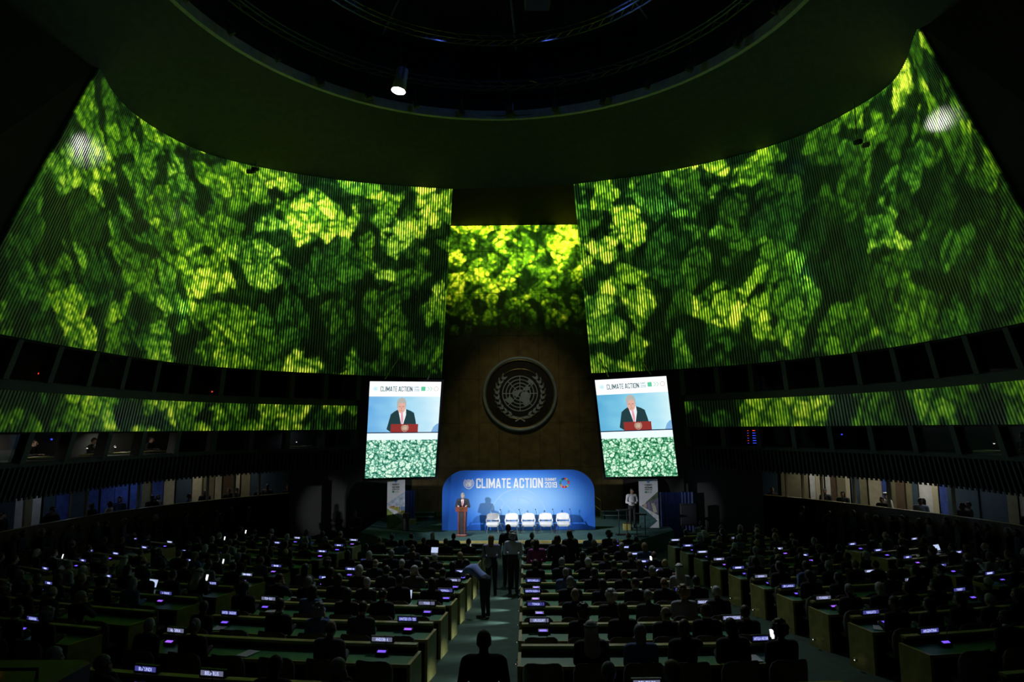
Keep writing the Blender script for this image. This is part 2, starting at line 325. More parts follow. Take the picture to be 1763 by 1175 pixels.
def surf(side, s0, s1, z0, z1, off, n=60, thick=None):       # backing sheet, off metres out of the hall
    m = MB()
    for i in range(n+1):
        s = s0+(s1-s0)*i/n
        m.v += [tuple(wp(side,s,z0)-wn(side,s,z0)*off), tuple(wp(side,s,z1)-wn(side,s,z1)*off)]
    for i in range(n): m.f.append((2*i,2*i+2,2*i+3,2*i+1)); m.mi.append(0)
    return m
def slats(side, s0, s1, z0, z1, pitch, wide, proud):
    m = MB(); S = even(side, s0, s1, pitch)
    for i in range(len(S)-1):
        s = (S[i]+S[i+1])/2; vs = []
        for z in (z0, z1):
            p = wp(side,s,z); n = wn(side,s,z); t = n.cross(Vector((0,0,1)))
            for a, b in ((-.5,-.02),(-.42,.9),(0,1),(.42,.9),(.5,-.02)): vs.append(p+t*a*wide+n*b*proud)
        m.add(vs, [(k,k+1,k+6,k+5) for k in range(4)]+[(0,1,2,3,4),(9,8,7,6,5)])
    return m
S_IN = {'L':1.62,'R':1.45}; S_OUT = {'L':9.0,'R':11.0}; S_EXT = {'L':9.95,'R':11.95}
SIDE = {'L':'left','R':'right'}
walls = {}
for sd in 'LR':
    nm = 'wall_'+SIDE[sd]
    b = surf(sd, 0, S_OUT[sd], ZB, ZT, .03); w_ = struct(b.build(nm, M['backing'])); walls[sd] = w_
    u = slats(sd, 0, S_OUT[sd], ZB, ZT, .124, .080, .055).build('slats', M['slat'], w_); tag(u, kind='stuff')
    lb = surf(sd, S_IN[sd], S_EXT[sd], 0., 1.17, .03).build('lower_band', M['backing'], w_)
    l2 = slats(sd, S_IN[sd], S_EXT[sd], 0., 1.17, .124, .080, .055).build('slats', M['slat'], lb); tag(l2, kind='stuff')
    for o in (w_, u, lb, l2): LC[sd].objects.link(o)
    # inner return of the upper wall, towards the gold wall
    m = MB(); p0, p1 = wp(sd,0,ZB), wp(sd,0,ZT); m.add([p0,p1,(p1.x*1.25,37.5,p1.z),(p0.x*1.15,37.5,p0.z)], [(0,1,2,3)]); m.build('return_panel', M['soot'], w_)
    # dark hanging panel of slats under the booths, its slat ends showing as teeth
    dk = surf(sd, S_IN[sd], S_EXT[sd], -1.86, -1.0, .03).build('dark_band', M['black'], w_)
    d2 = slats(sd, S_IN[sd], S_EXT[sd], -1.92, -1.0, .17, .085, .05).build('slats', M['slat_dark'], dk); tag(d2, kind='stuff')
    # fascias: undersides and sills of the galleries
    fa = MB()
    for z0, z1, mi in ((1.17,1.50,1),(2.60,2.70,0),(-.06,.01,0),(-1.04,-.86,1)):
        g = surf(sd, S_IN[sd], S_EXT[sd], z0, z1, .10 if mi else .02); fa.add(g.v, g.f, mi)
        a, c = surf(sd, S_IN[sd], S_EXT[sd], z1, z1, .10), surf(sd, S_IN[sd], S_EXT[sd], z1, z1, .7)
        fa.add(a.v[::2]+c.v[::2], [(i,i+1,61+i+1,61+i) for i in range(60)], mi)
    fa.build('fascia', [M['black'],M['grey']], w_)
    # galleries: glazed booths behind leaning columns
    for gi, (z0, z1) in enumerate(((1.50,2.62),(-.86,-.04))):
        root = struct(surf(sd, S_IN[sd], S_EXT[sd], z0-.35, z1+.1, 2.1, 40).build('window_%d' % (gi+1+(0 if sd == 'L' else 2)), M['soot']))
        fl = MB()
        for z in (z0-.02, z1+.03):
            a, c = surf(sd, S_IN[sd], S_EXT[sd], z, z, .05), surf(sd, S_IN[sd], S_EXT[sd], z, z, 2.15)
            fl.add(a.v[::2]+c.v[::2], [(i,i+1,61+i+1,61+i) for i in range(60)])
        fl.build('booth_slab', M['soot'], root)
        S = even(sd, S_IN[sd], S_EXT[sd], 1.72, 1.)
        for i, s in enumerate(S):
            c = MB(); vs = []
            for z in (z0-.03, z1+.03):
                p = wp(sd,s,z); n = wn(sd,s,z); t = n.cross(Vector((0,0,1)))
                vs += [p+t*a+n*b for a, b in ((-.11,.02),(.11,.02),(.11,-.35),(-.11,-.35))]
            c.add(vs, [(0,1,5,4),(1,2,6,5),(2,3,7,6),(3,0,4,7),(0,3,2,1),(4,5,6,7)]); c.build('column', M['grey'], root)
            if i < len(S)-1:
                q = MB(); e = .12*(S[i+1]-S[i])
                q.add([wp(sd,s+e,z0)-wn(sd,s+e,z0)*.12, wp(sd,S[i+1]-e,z0)-wn(sd,S[i+1]-e,z0)*.12, wp(sd,S[i+1]-e,z1)-wn(sd,S[i+1]-e,z1)*.12, wp(sd,s+e,z1)-wn(sd,s+e,z1)*.12], [(0,1,2,3)])
                q.build('pane', M['glass'], root)
# black pylons between the band ends and the gold wall, dark walls beyond the slats
for sd, gx in (('L',-5.75),('R',5.5)):
    m = MB(); a0, a1 = wp(sd,S_IN[sd],-1.9), wp(sd,S_IN[sd],ZB); top = wp(sd,0,ZB)
    m.add([(a0.x,a0.y,STZ-.9),(a0.x,a0.y,a0.z),a1,(gx,37.6,a1.z),(gx,37.6,STZ-.9)], [(0,1,2,3,4)])
    m.add([a1,(a1.x,a1.y,a1.z+.05),(top.x,37.6,a1.z+.05),(gx,37.6,a1.z)], [(0,1,2,3)])
    s_op = {'L':2.52,'R':2.74}[sd]; n = 14; vs = []
    for i in range(n+1):
        s = S_IN[sd]+(s_op-S_IN[sd])*i/n; p = wp(sd,s,-1.9); vs += [(p.x,p.y,fz(30)-.3),tuple(p)]
    m.add(vs, [(2*i,2*i+2,2*i+3,2*i+1) for i in range(n)])
    struct(m.build('wall_pylon_'+SIDE[sd], M['black']))
    m = MB(); p0, p1 = wp(sd,S_OUT[sd],ZB), wp(sd,S_OUT[sd],ZT); q0, q1 = wp(sd,S_EXT[sd],-1.9), wp(sd,S_EXT[sd],ZB); sx = -1 if sd == 'L' else 1
    m.add([p0+Vector((sx*.1,0,0)),p1+Vector((sx*.1,0,0)),(sx*15.5,2,ZC+11.5),(sx*16,-6,ZC+11.5),(sx*16,-6,ZC+ZB),q1+Vector((sx*.1,0,0))], [(0,1,2,3,4,5)])
    m.add([q0,q1,(sx*16,-6,ZC+ZB),(sx*16,-6,ZC-1.9)], [(0,1,2,3)])
    struct(m.build('wall_outer_'+SIDE[sd], M['black']))

# gold wall, soffit in front of it
GY = 37.5
m = MB(); cols_ = [-6.6+1.1*i for i in range(13)]; rows_ = [ZC-4.5,ZC-2.1,ZC+.3,ZC+2.7,ZC+5.1,ZC+7.5,ZC+9.9,ZC+11.42]
wg = struct(MB().box(-6.6,6.6,GY+.03,GY+.2,ZC-4.6,ZC+11.45).build('wall_back', M['soot']))
k = 0
for i in range(12):
    for j in range(7):
        g_ = .006; o = MB().bbox(cols_[i]+g_, cols_[i+1]-g_, GY-.012*((i*7+j*3)%3)/3, GY+.04, rows_[j]+g_, rows_[j+1]-g_, .004).build('panel', M['gold'], wg); LC['C'].objects.link(o)
m = MB(); E = [wp('L',0,ZT), wp('R',0,ZT)]
m.add([(E[0].x,E[0].y,E[0].z),(E[1].x,E[1].y,E[1].z),(6.6,GY+.1,ZC+11.42),(-6.6,GY+.1,ZC+11.42)], [(0,1,2,3)]); struct(m.build('ceiling_soffit', M['black']))

# ceiling bowl between wall tops and the round opening
OC, OR, OZ = Vector((-.75,18.85,0)), 10.57, ZC+14.0
outer = [wp('L',s,ZT) for s in [i*.25 for i in range(0,37)]]
outer = [Vector((p.x,p.y,ZC+ZT)) for p in outer]
rightc = [wp('R',s,ZT) for s in [i*.25 for i in range(0,45)]]
ring_pts = []
def add_sorted(pts): ring_pts.extend(pts)
add_sorted(list(reversed(rightc))); add_sorted(outer)
ring_pts += [Vector((-16.5,16,ZC+11.7)),Vector((-17,6,ZC+11.7)),Vector((-17,-6,ZC+11.7)),Vector((0,-6,ZC+12)),Vector((17,-6,ZC+11.7)),Vector((17,6,ZC+11.7)),Vector((15,14,ZC+11.7))]
m = MB(); n = len(ring_pts); STEPS = 5; lastang = None
for i, p in enumerate(ring_pts):
    d = Vector((p.x-OC.x,p.y-OC.y,0)).normalized(); q = Vector((OC.x+d.x*OR,OC.y+d.y*OR,OZ))
    for j in range(STEPS+1):
        t = j/STEPS; r_ = p.lerp(q, t); r_.z = p.z+(q.z-p.z)*(t**.8); m.v.append(tuple(r_))
for i in range(n):
    a, b = i*(STEPS+1), ((i+1)%n)*(STEPS+1)
    for j in range(STEPS): m.f.append((a+j,b+j,b+j+1,a+j+1)); m.mi.append(0)
ceil_ = struct(m.build('ceiling', M['ceil'], smooth=True))
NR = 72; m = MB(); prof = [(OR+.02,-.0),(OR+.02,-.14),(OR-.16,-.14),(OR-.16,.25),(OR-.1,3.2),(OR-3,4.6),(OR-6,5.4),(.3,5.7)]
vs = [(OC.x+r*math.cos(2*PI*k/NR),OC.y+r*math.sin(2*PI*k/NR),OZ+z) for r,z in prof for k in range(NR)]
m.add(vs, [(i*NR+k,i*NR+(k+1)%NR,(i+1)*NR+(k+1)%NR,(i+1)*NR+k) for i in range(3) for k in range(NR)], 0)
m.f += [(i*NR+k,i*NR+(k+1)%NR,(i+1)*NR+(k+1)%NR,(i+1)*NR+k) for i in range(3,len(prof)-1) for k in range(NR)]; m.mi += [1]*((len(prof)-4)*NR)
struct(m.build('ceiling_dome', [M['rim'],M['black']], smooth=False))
# ring trusses and the fixtures that hang from them
def ring_tube(m, R_, z, r, n=64):
    m.tube([(OC.x+R_*math.cos(2*PI*k/n),OC.y+R_*math.sin(2*PI*k/n),z) for k in range(n+1)], r, 6, cap=False)
for R_, z, lab in ((9.6,OZ+.9,'outer round lighting truss just inside the ceiling rim'),(7.0,OZ+1.5,'inner round lighting truss deep in the dark ceiling dome')):
    t = empty('lighting_truss', (0,0,0)); tag(t, lab, 'truss', 'round ceiling trusses')
    for dr, dz in ((-.18,0),(.18,0),(0,.32)): mm = MB(); ring_tube(mm, R_+dr, z+dz, .035); mm.build('chord', M['truss'], t)
    mm = MB()
    for k in range(96):
        a, b = 2*PI*k/96, 2*PI*(k+1)/96; P = lambda an,rr,zz: (OC.x+rr*math.cos(an),OC.y+rr*math.sin(an),zz)
        mm.tube([P(a,R_-.18 if k%2 else R_+.18,z),P(b,R_,z+.32)], .018, 4); mm.tube([P(a,R_-.18,z),P(b,R_+.18,z)], .018, 4)
    tag(mm.build('brace', M['truss'], t), kind='stuff')
    for k in range(12): a = 2*PI*k/12; mm = MB().tube([P(a,R_,z+.3),P(a,R_*.99,OZ+4.9 if R_ < 8 else OZ+3.2)], .02, 4); mm.build('hanger', M['truss'], t)
for k in range(10):
    a = 2*PI*(k+.37)/10; mm = MB(); mm.tube([P(a,1.2,OZ+4.9),P(a,9.4,OZ+2.6)], .09, 6)
    tag(mm.build('dome_rib', M['truss']), 'thin dark radial rib across the ceiling dome', 'beam', 'radial dome ribs')
def stage_light(loc, aim, can, label, bright=False, size=1.):
    t = empty('stage_light', loc); d = (Vector(aim)-Vector(loc)).normalized(); q = d.to_track_quat('-Z','Y').to_matrix()
    b = MB().lathe([(.07*size,.34*size),(.13*size,.30*size),(.14*size,0),(.16*size,-.22*size),(.155*size,-.22*size),(.12*size,-.12*size)], 12); b.v = [tuple(q @ Vector(p)) for p in b.v]; b.build('housing', M['canw'] if bright else M['canm'], t, True)
    l = MB().lathe([(.15*size,-.215*size),(.15*size,-.20*size)], 12); l.v = [tuple(q @ Vector(p)) for p in l.v]; l.build('lens', M['lampw'] if bright else M['case'], t)
    y = MB().tube([q @ Vector((-.17*size,0,0)), q @ Vector((-.17*size,0,.3*size)), (0,0,.45*size), q @ Vector((.17*size,0,.3*size)), q @ Vector((.17*size,0,0))], .02, 5); y.tube([(0,0,.44*size),(0,0,1.0*size)], .025, 5); y.build('yoke', M['truss'], t)
    tag(t, label, 'spotlight', None if bright else 'dark ceiling spotlights'); return t
for k in range(30):
    a = 2*PI*(k+.3)/30
    if math.sin(a) < -.2: continue
    stage_light(P(a, OR-.62+.12*(k%3-1), OZ+.02), (OC.x*.2, 30, ZC-4), M['canm'], 'small dark spotlight hanging along the round ceiling rim', size=.8+.25*(k%4)/3)
bl = stage_light((-4.75,26.3,ZC+14.1), (-5.2,26.0,ZC+11), M['canw'], 'brightly lit white spotlight hanging inside the dark ceiling dome', True, 1.9)
for nmx, pl_, tgt in (('L',P_L,(-10.4,29.6,ZC+6)),('R',P_R,(9.8,29.2,ZC+6)),('C',P_C,(0,37.5,ZC+7))):   # projector bodies sit round their beams
    t = empty('video_projector', pl_.location); q = (Vector(tgt)-pl_.location).to_track_quat('-Z','Y').to_matrix()
    b = MB().bbox(-.35,.35,-.2,.22,.12,1.0,.03); b.v = [tuple(q @ Vector(p)) for p in b.v]; b.build('housing', M['case'], t)
    b = MB().tube([q @ Vector((0,0,.14)),q @ Vector((0,0,.06))], .1, 12, cap=False); b.build('lens_barrel', M['chrome'], t)
    b = MB().tube([q @ Vector((0,0,.6))+Vector((0,0,.1)),q @ Vector((0,0,.6))+Vector((0,0,OZ+1.0-pl_.location.z if nmx == 'C' else 2.6))], .04, 6); b.build('hanger', M['truss'], t)
    tag(t, {'L':'black video projector aimed at the green forest on the wall over the booths','R':'second black video projector aimed across at the opposite forest wall','C':'black video projector aimed at the gold wall above the seal'}[nmx], 'projector')
blue = [spot('blue_wash', (OC.x+5*math.cos(a),OC.y+7*math.sin(a),OZ+1.2), (OC.x+9.6*math.cos(a),OC.y+9.6*math.sin(a),OZ+1.5), 7, 90, (.1,.2,1)) for a in (.7,1.2,1.6,2.0,2.6)]

for sd, pos, tgt in (('L',(-11.72,29.28,ZC+11.63),(-14.27,21.425,ZC+9.226)),('R',(12.47,24.0,ZC+10.3),(12.913,19.85,ZC+9.226))):  # hooded lamps added to throw the bright glints onto the slats
    d = (Vector(tgt)-Vector(pos)).normalized(); q = d.to_track_quat('-Z','Y').to_matrix(); t = empty('wall_light', pos)
    b = MB().lathe([(.06,.18),(.09,.14),(.10,-.20),(.09,-.20),(.08,.06),(.03,.07)], 14); b.v = [tuple(q @ Vector(p)) for p in b.v]; b.build('housing', M['canm'], t, True)
    MB().tube([(0,0,.08),(0,0,(.4 if sd == 'L' else 1.55))], .02, 6).build('stem', M['truss'], t)
    tag(t, 'added hooded lamp below the ceiling edge aimed along the wall on the %s side' % ('lectern' if sd == 'L' else 'handrail'), 'spotlight')
    spot('wall_glint', Vector(pos)+d*.05, tgt, 700 if sd == 'L' else 900, 9 if sd == 'L' else 11, (1,.98,.9), 1., .08)

# ------------------------------------------------------------------ stage
m = MB(); P0 = [(-4.9,27.7),(4.7,27.7),(6.6,30.2),(6.9,37.5),(-6.9,37.5),(-6.9,30.2)]
m.add([(x,y,STZ) for x,y in P0]+[(x,y,STZ-1.2) for x,y in P0], [(0,1,2,3,4,5)]+[(i,i+6,(i+1)%6+6,(i+1)%6) for i in range(6)])
st = struct(m.build('floor_stage', M['stagec']))
MB().box(-4.95,4.75,27.62,27.7,STZ-.1,STZ+.012).build('stage_nosing', M['ash'], st)
e0 = wp('L',.9,0); 
for sd, x0, x1, cy_ in (('left',-6.35,-5.0,33.2),('right',6.25,7.75,31.35)):
    cu = empty('stage_curtain', (0,cy_,STZ)); tag(cu, 'dim blue stage curtain beside the dark pylon by the %s' % ('lectern' if sd == 'left' else 'black monitor cabinet'), 'curtain')
    for j in range(2):
        q = MB(); nfold = 16; vs = []; a, b = x0+(x1-x0)*j/2, x0+(x1-x0)*(j+1)/2
        for i in range(nfold+1): x = a+(b-a)*i/nfold; y = .05*math.sin(i*1.9); vs += [(x,y,0 if sd == 'left' else -.9),(x,y,1.5)]
        q.add(vs, [(2*i,2*i+2,2*i+3,2*i+1) for i in range(nfold)]); q.build('curtain_leaf', M['navy'], cu, True)
area('wing_light', (7.0,30.2,STZ+2.4), (7.0,31.4,STZ+.6), 3, .4,.4,(.5,.6,1))
area('wing_light', (-5.6,32.2,STZ+2.3), (-5.6,33.2,STZ+1.0), 3, .4,.4,(.5,.6,1))

# ---- the olive-wreath globe emblem, as flat outlines in a unit disc (kind: 'line' rings, 'land', 'leaf')
def emblem2d(segs=40, thin=.018):
    vs, fs = [], []
    def poly(p): b = len(vs); vs.extend(p); fs.append(tuple(range(b,b+len(p))))
    def ring(r, t):
        b = len(vs)
        for k in range(segs): a = 2*PI*k/segs; vs.extend([((r-t)*math.cos(a),cyy+(r-t)*math.sin(a)),((r+t)*math.cos(a),cyy+(r+t)*math.sin(a))])
        for k in range(segs): j = (k+1)%segs; fs.append((b+2*k,b+2*k+1,b+2*j+1,b+2*j))
    cyy = .10; Rg = .66
    for i in range(1,6): ring(Rg*i/5 if i > 1 else Rg*.2, thin)
    for k in range(8):
        a = PI*k/4; c, s = math.cos(a), math.sin(a); i0 = .2*Rg
        poly([(c*i0-s*thin*.8,cyy+s*i0+c*thin*.8),(c*i0+s*thin*.8,cyy+s*i0-c*thin*.8),(c*Rg+s*thin*.8,cyy+s*Rg-c*thin*.8),(c*Rg-s*thin*.8,cyy+s*Rg+c*thin*.8)])
    def blob(pts): poly([(x*Rg*1.12,cyy+y*Rg*1.12) for x,y in pts])
    blob([(.02,-.05),(.12,.06),(.30,.10),(.42,.05),(.50,-.08),(.46,-.25),(.52,-.42),(.40,-.55),(.30,-.66),(.18,-.60),(.16,-.46),(.02,-.38),(-.06,-.30),(.06,-.18)])      # Europe, Africa side
    blob([(-.02,.02),(.10,.10),(.02,.18),(-.16,.16),(-.34,.12),(-.44,.02),(-.36,-.06),(-.24,-.14),(-.16,-.20),(-.08,-.10)])                                         # North America
    blob([(-.40,-.22),(-.56,-.14),(-.62,-.24),(-.84,-.30),(-.72,-.40),(-.54,-.52),(-.40,-.46),(-.34,-.34)])                                                     # South America
    blob([(.14,.14),(.34,.12),(.48,.20),(.56,.34),(.44,.34),(.40,.46),(.30,.36),(.18,.28)])                                                                     # Asia
    blob([(.38,.58),(.52,.56),(.66,.40),(.72,.52),(.58,.70),(.44,.72)])                                                                                       # Australia
    for sx in (-1,1):
        for k in range(9):
            t = k/8; a = math.radians(250-108*t); bx, by = .86*math.cos(a), .10+.86*math.sin(a)+.0
            d = math.radians(250-108*t-90)
            for off, L in ((.46,.27),(-.40,.25)):
                c, s = math.cos(d+off), math.sin(d+off); w_ = .046
                p = [(bx,by),(bx+c*L*.40-s*w_,by+s*L*.40+c*w_),(bx+c*L,by+s*L),(bx+c*L*.45+s*w_,by+s*L*.45-c*w_)]
                p = [(-x if sx > 0 else x, y) for x,y in p]; poly(p if sx < 0 else p[::-1])
        poly([(sx*.03,-.80),(sx*.26,-.74),(sx*.46,-.80),(sx*.24,-.86)]); poly([(sx*.05,-.78),(sx*-.2,-.93),(sx*-.16,-.97),(sx*.08,-.82)])
    lay = [0.]*len(vs)
    for i, f in enumerate(fs):
        for k in f: lay[k] = (0 if i < segs*5 else 1+(i-segs*5)%14)*.0007
    return [(x,y,l) for (x,y),l in zip(vs,lay)], fs
EM = emblem2d()
def facing(vs, cx, cz, sx, sz, y): return [(cx+x*sx, y-(r_[0] if r_ else 0.), cz+z*sz) for x, z, *r_ in vs]       # flat outline -> upright plane seen from the hall
def raised(m, c, scale, y0, dep, mi=0):                                              # emblem as low relief
    vs, fs = EM; n = len(vs)
    m.add(facing(vs,c[0],c[1],scale,scale,y0-dep)+facing(vs,c[0],c[1],scale,scale,y0), fs+[(f[i]+n,f[(i+1)%len(f)]+n,f[(i+1)%len(f)],f[i]) for f in fs for i in range(len(f))], mi)
# wall seal
SC = (.05,ZC+1.87); SR = 2.06
seal = empty('wall_seal', (SC[0],GY,SC[1])); tag(seal, 'large round bronze wall seal with silver globe and olive wreath', 'seal')
MB().add([(SR*.93*math.cos(2*PI*k/64),-.06,SR*.93*math.sin(2*PI*k/64)) for k in range(64)], [tuple(range(64))]).build('disc', M['sealdark'], seal)
def torus(R_, r, y, n=96, k=8):
    q = MB(); vs = [((R_+r*math.cos(2*PI*j/k))*math.cos(2*PI*i/n),y-r*math.sin(2*PI*j/k),(R_+r*math.cos(2*PI*j/k))*math.sin(2*PI*i/n)) for i in range(n) for j in range(k)]
    return q.add(vs, [(i*k+j,i*k+(j+1)%k,((i+1)%n)*k+(j+1)%k,((i+1)%n)*k+j) for i in range(n) for j in range(k)])
torus(SR*.955,.095,-.10).build('outer_ring', M['verd'], seal, True); torus(SR*.905,.03,-.12).build('ring_edge', M['brass'], seal, True); torus(SR*.665,.024,-.09).build('inner_ring', M['brass'], seal, True)
q = MB(); raised(q, (0,-.12), SR*.70, -.06, .035); q.build('emblem', M['silver'], seal)

# backdrop panel
BY = 30.5; bx0, bx1, bz0, bz1 = -3.41, 3.26, STZ+.01, ZC-1.83
def bdmat():
    m = bpy.data.materials.new('backdrop_print_glow'); m.use_nodes = True; g = N(m.node_tree); b = m.node_tree.nodes['Principled BSDF']; b.inputs['Roughness'].default_value = .55; b.inputs['Specular IOR Level'].default_value = .25
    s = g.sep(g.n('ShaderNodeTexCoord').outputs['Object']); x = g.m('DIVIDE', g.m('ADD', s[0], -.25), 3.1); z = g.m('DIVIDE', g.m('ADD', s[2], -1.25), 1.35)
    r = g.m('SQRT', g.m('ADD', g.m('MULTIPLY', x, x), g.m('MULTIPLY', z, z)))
    g.put(b, 'Base Color', g.ramp(g.mr(r, .0, 1.05, 0, 1, False), [(0,(.42,.66,.93)),(.42,(.25,.52,.95)),(.8,(.07,.29,.92)),(1,(.035,.19,.86))])); return m  # printed gradient, its pale centre also painting in some stage-light glow
bd = empty('backdrop_panel', ((bx0+bx1)/2,BY,bz0)); tag(bd, 'wide blue stage backdrop with rounded top corners and white lettering', 'backdrop')
hw, hh, cr = (bx1-bx0)/2, bz1-bz0, 1.02; out = [(-hw,0),(hw,0)]+[(hw-cr+cr*math.cos(a*PI/32),hh-cr*.92+cr*.92*math.sin(a*PI/32)) for a in range(17)]+[(-hw+cr-cr*math.sin(a*PI/32),hh-cr*.92+cr*.92*math.cos(a*PI/32)) for a in range(17)]
n = len(out); m = MB(); m.add([(x,0,z) for x,z in out]+[(x,.16,z) for x,z in out], [tuple(range(n)),tuple(range(2*n-1,n-1,-1))]+[(i,i+n,(i+1)%n+n,(i+1)%n) for i in range(n)]); m.build('board', bdmat(), bd)
whitep = mat('white_print', (.92,.93,.95), .5, spec=.2, var=.02); faint = mat('pale_blue_print', (.36,.60,.95), .55, spec=.2, var=.03)
def label_mesh(parent, name, s, x0, x1, z0, z1, y, m_, bold=.02):
    vs, fs = block2d(s); return MB().add([(x0+(x1-x0)*a, y, z0+(z1-z0)*b) for a,b in vs], fs).build(name, m_, parent)
X = lambda u: (u-892.5)/1763*36/24.0*30.5*1.0       # print layout, metres along the board
label_mesh(bd,'lettering','CLIMATE',-1.84,-.32,1.795,2.215,-.006,whitep,.022); label_mesh(bd,'lettering','ACTION',-.21,1.09,1.795,2.215,-.006,whitep,.022)
label_mesh(bd,'lettering','SUMMIT',1.17,1.68,2.09,2.215,-.006,whitep,.02); label_mesh(bd,'lettering','2019',1.17,1.70,1.80,2.045,-.006,whitep,.022)
vs, fs = emblem2d(32,.03); MB().add(facing(vs,-2.17,1.985,.245,.245,-.006), fs).build('emblem', whitep, bd)
SDG = [(.78,.03,.06),(.72,.42,.05),(.05,.38,.10),(.62,.02,.05),(.9,.05,.02),(.02,.5,.75),(.95,.55,.0),(.4,.01,.07),(.9,.22,.02),(.7,.0,.2),(.93,.35,.03),(.5,.3,.02),(.05,.25,.08),(.0,.27,.6),(.1,.5,.05),(.0,.1,.3),(.0,.06,.2)]
def wheel(parent, cx, cz, r, y, mats_=None):
    for k in range(17):
        a0, a1 = 2*PI*(k+.08)/17, 2*PI*(k+.92)/17; vs = [(cx+rr*math.sin(a),y,cz+rr*math.cos(a)) for rr in (r*.62,r) for a in (a0,(a0+a1)/2,a1)]
        MB().add(vs, [(0,1,4,3),(1,2,5,4)]).build('wheel_segment', SDGM[k], parent)
SDGM = [mat('wheel_print', c, .5, spec=.2, var=.02) for c in SDG]
wheel(bd, 2.03, 2.0, .225, -.006)
fm = MB()
for r_ in (.42,.84,1.2):
    for k in range(48):
        a0, a1 = PI*2*k/48, PI*2*(k+1)/48; v4 = [(.0+rr*math.cos(a),.55+rr*math.sin(a)) for rr in (r_-.03,r_+.03) for a in (a0,a1)]
        if min(p[1] for p in v4) > .02: fm.add([(x,-.003,z) for x,z in v4],[(0,1,3,2)])
fm.add([(x,-.0042,z) for x,z in ((-.03,.1),(.03,.1),(.03,1.72),(-.03,1.72))],[(0,1,2,3)])
for a in (PI/4,3*PI/4): c_,s_ = math.cos(a),math.sin(a); fm.add([(c_*.2-s_*.025,-.0036-.0003*(a > 1.6),.55+s_*.2+c_*.025),(c_*.2+s_*.025,-.0036-.0003*(a > 1.6),.55+s_*.2-c_*.025),(c_*1.2+s_*.025,-.0036-.0003*(a > 1.6),.55+s_*1.2-c_*.025),(c_*1.2-s_*.025,-.0036-.0003*(a > 1.6),.55+s_*1.2+c_*.025)],[(0,1,2,3)])
fm.build('watermark_globe', faint, bd)

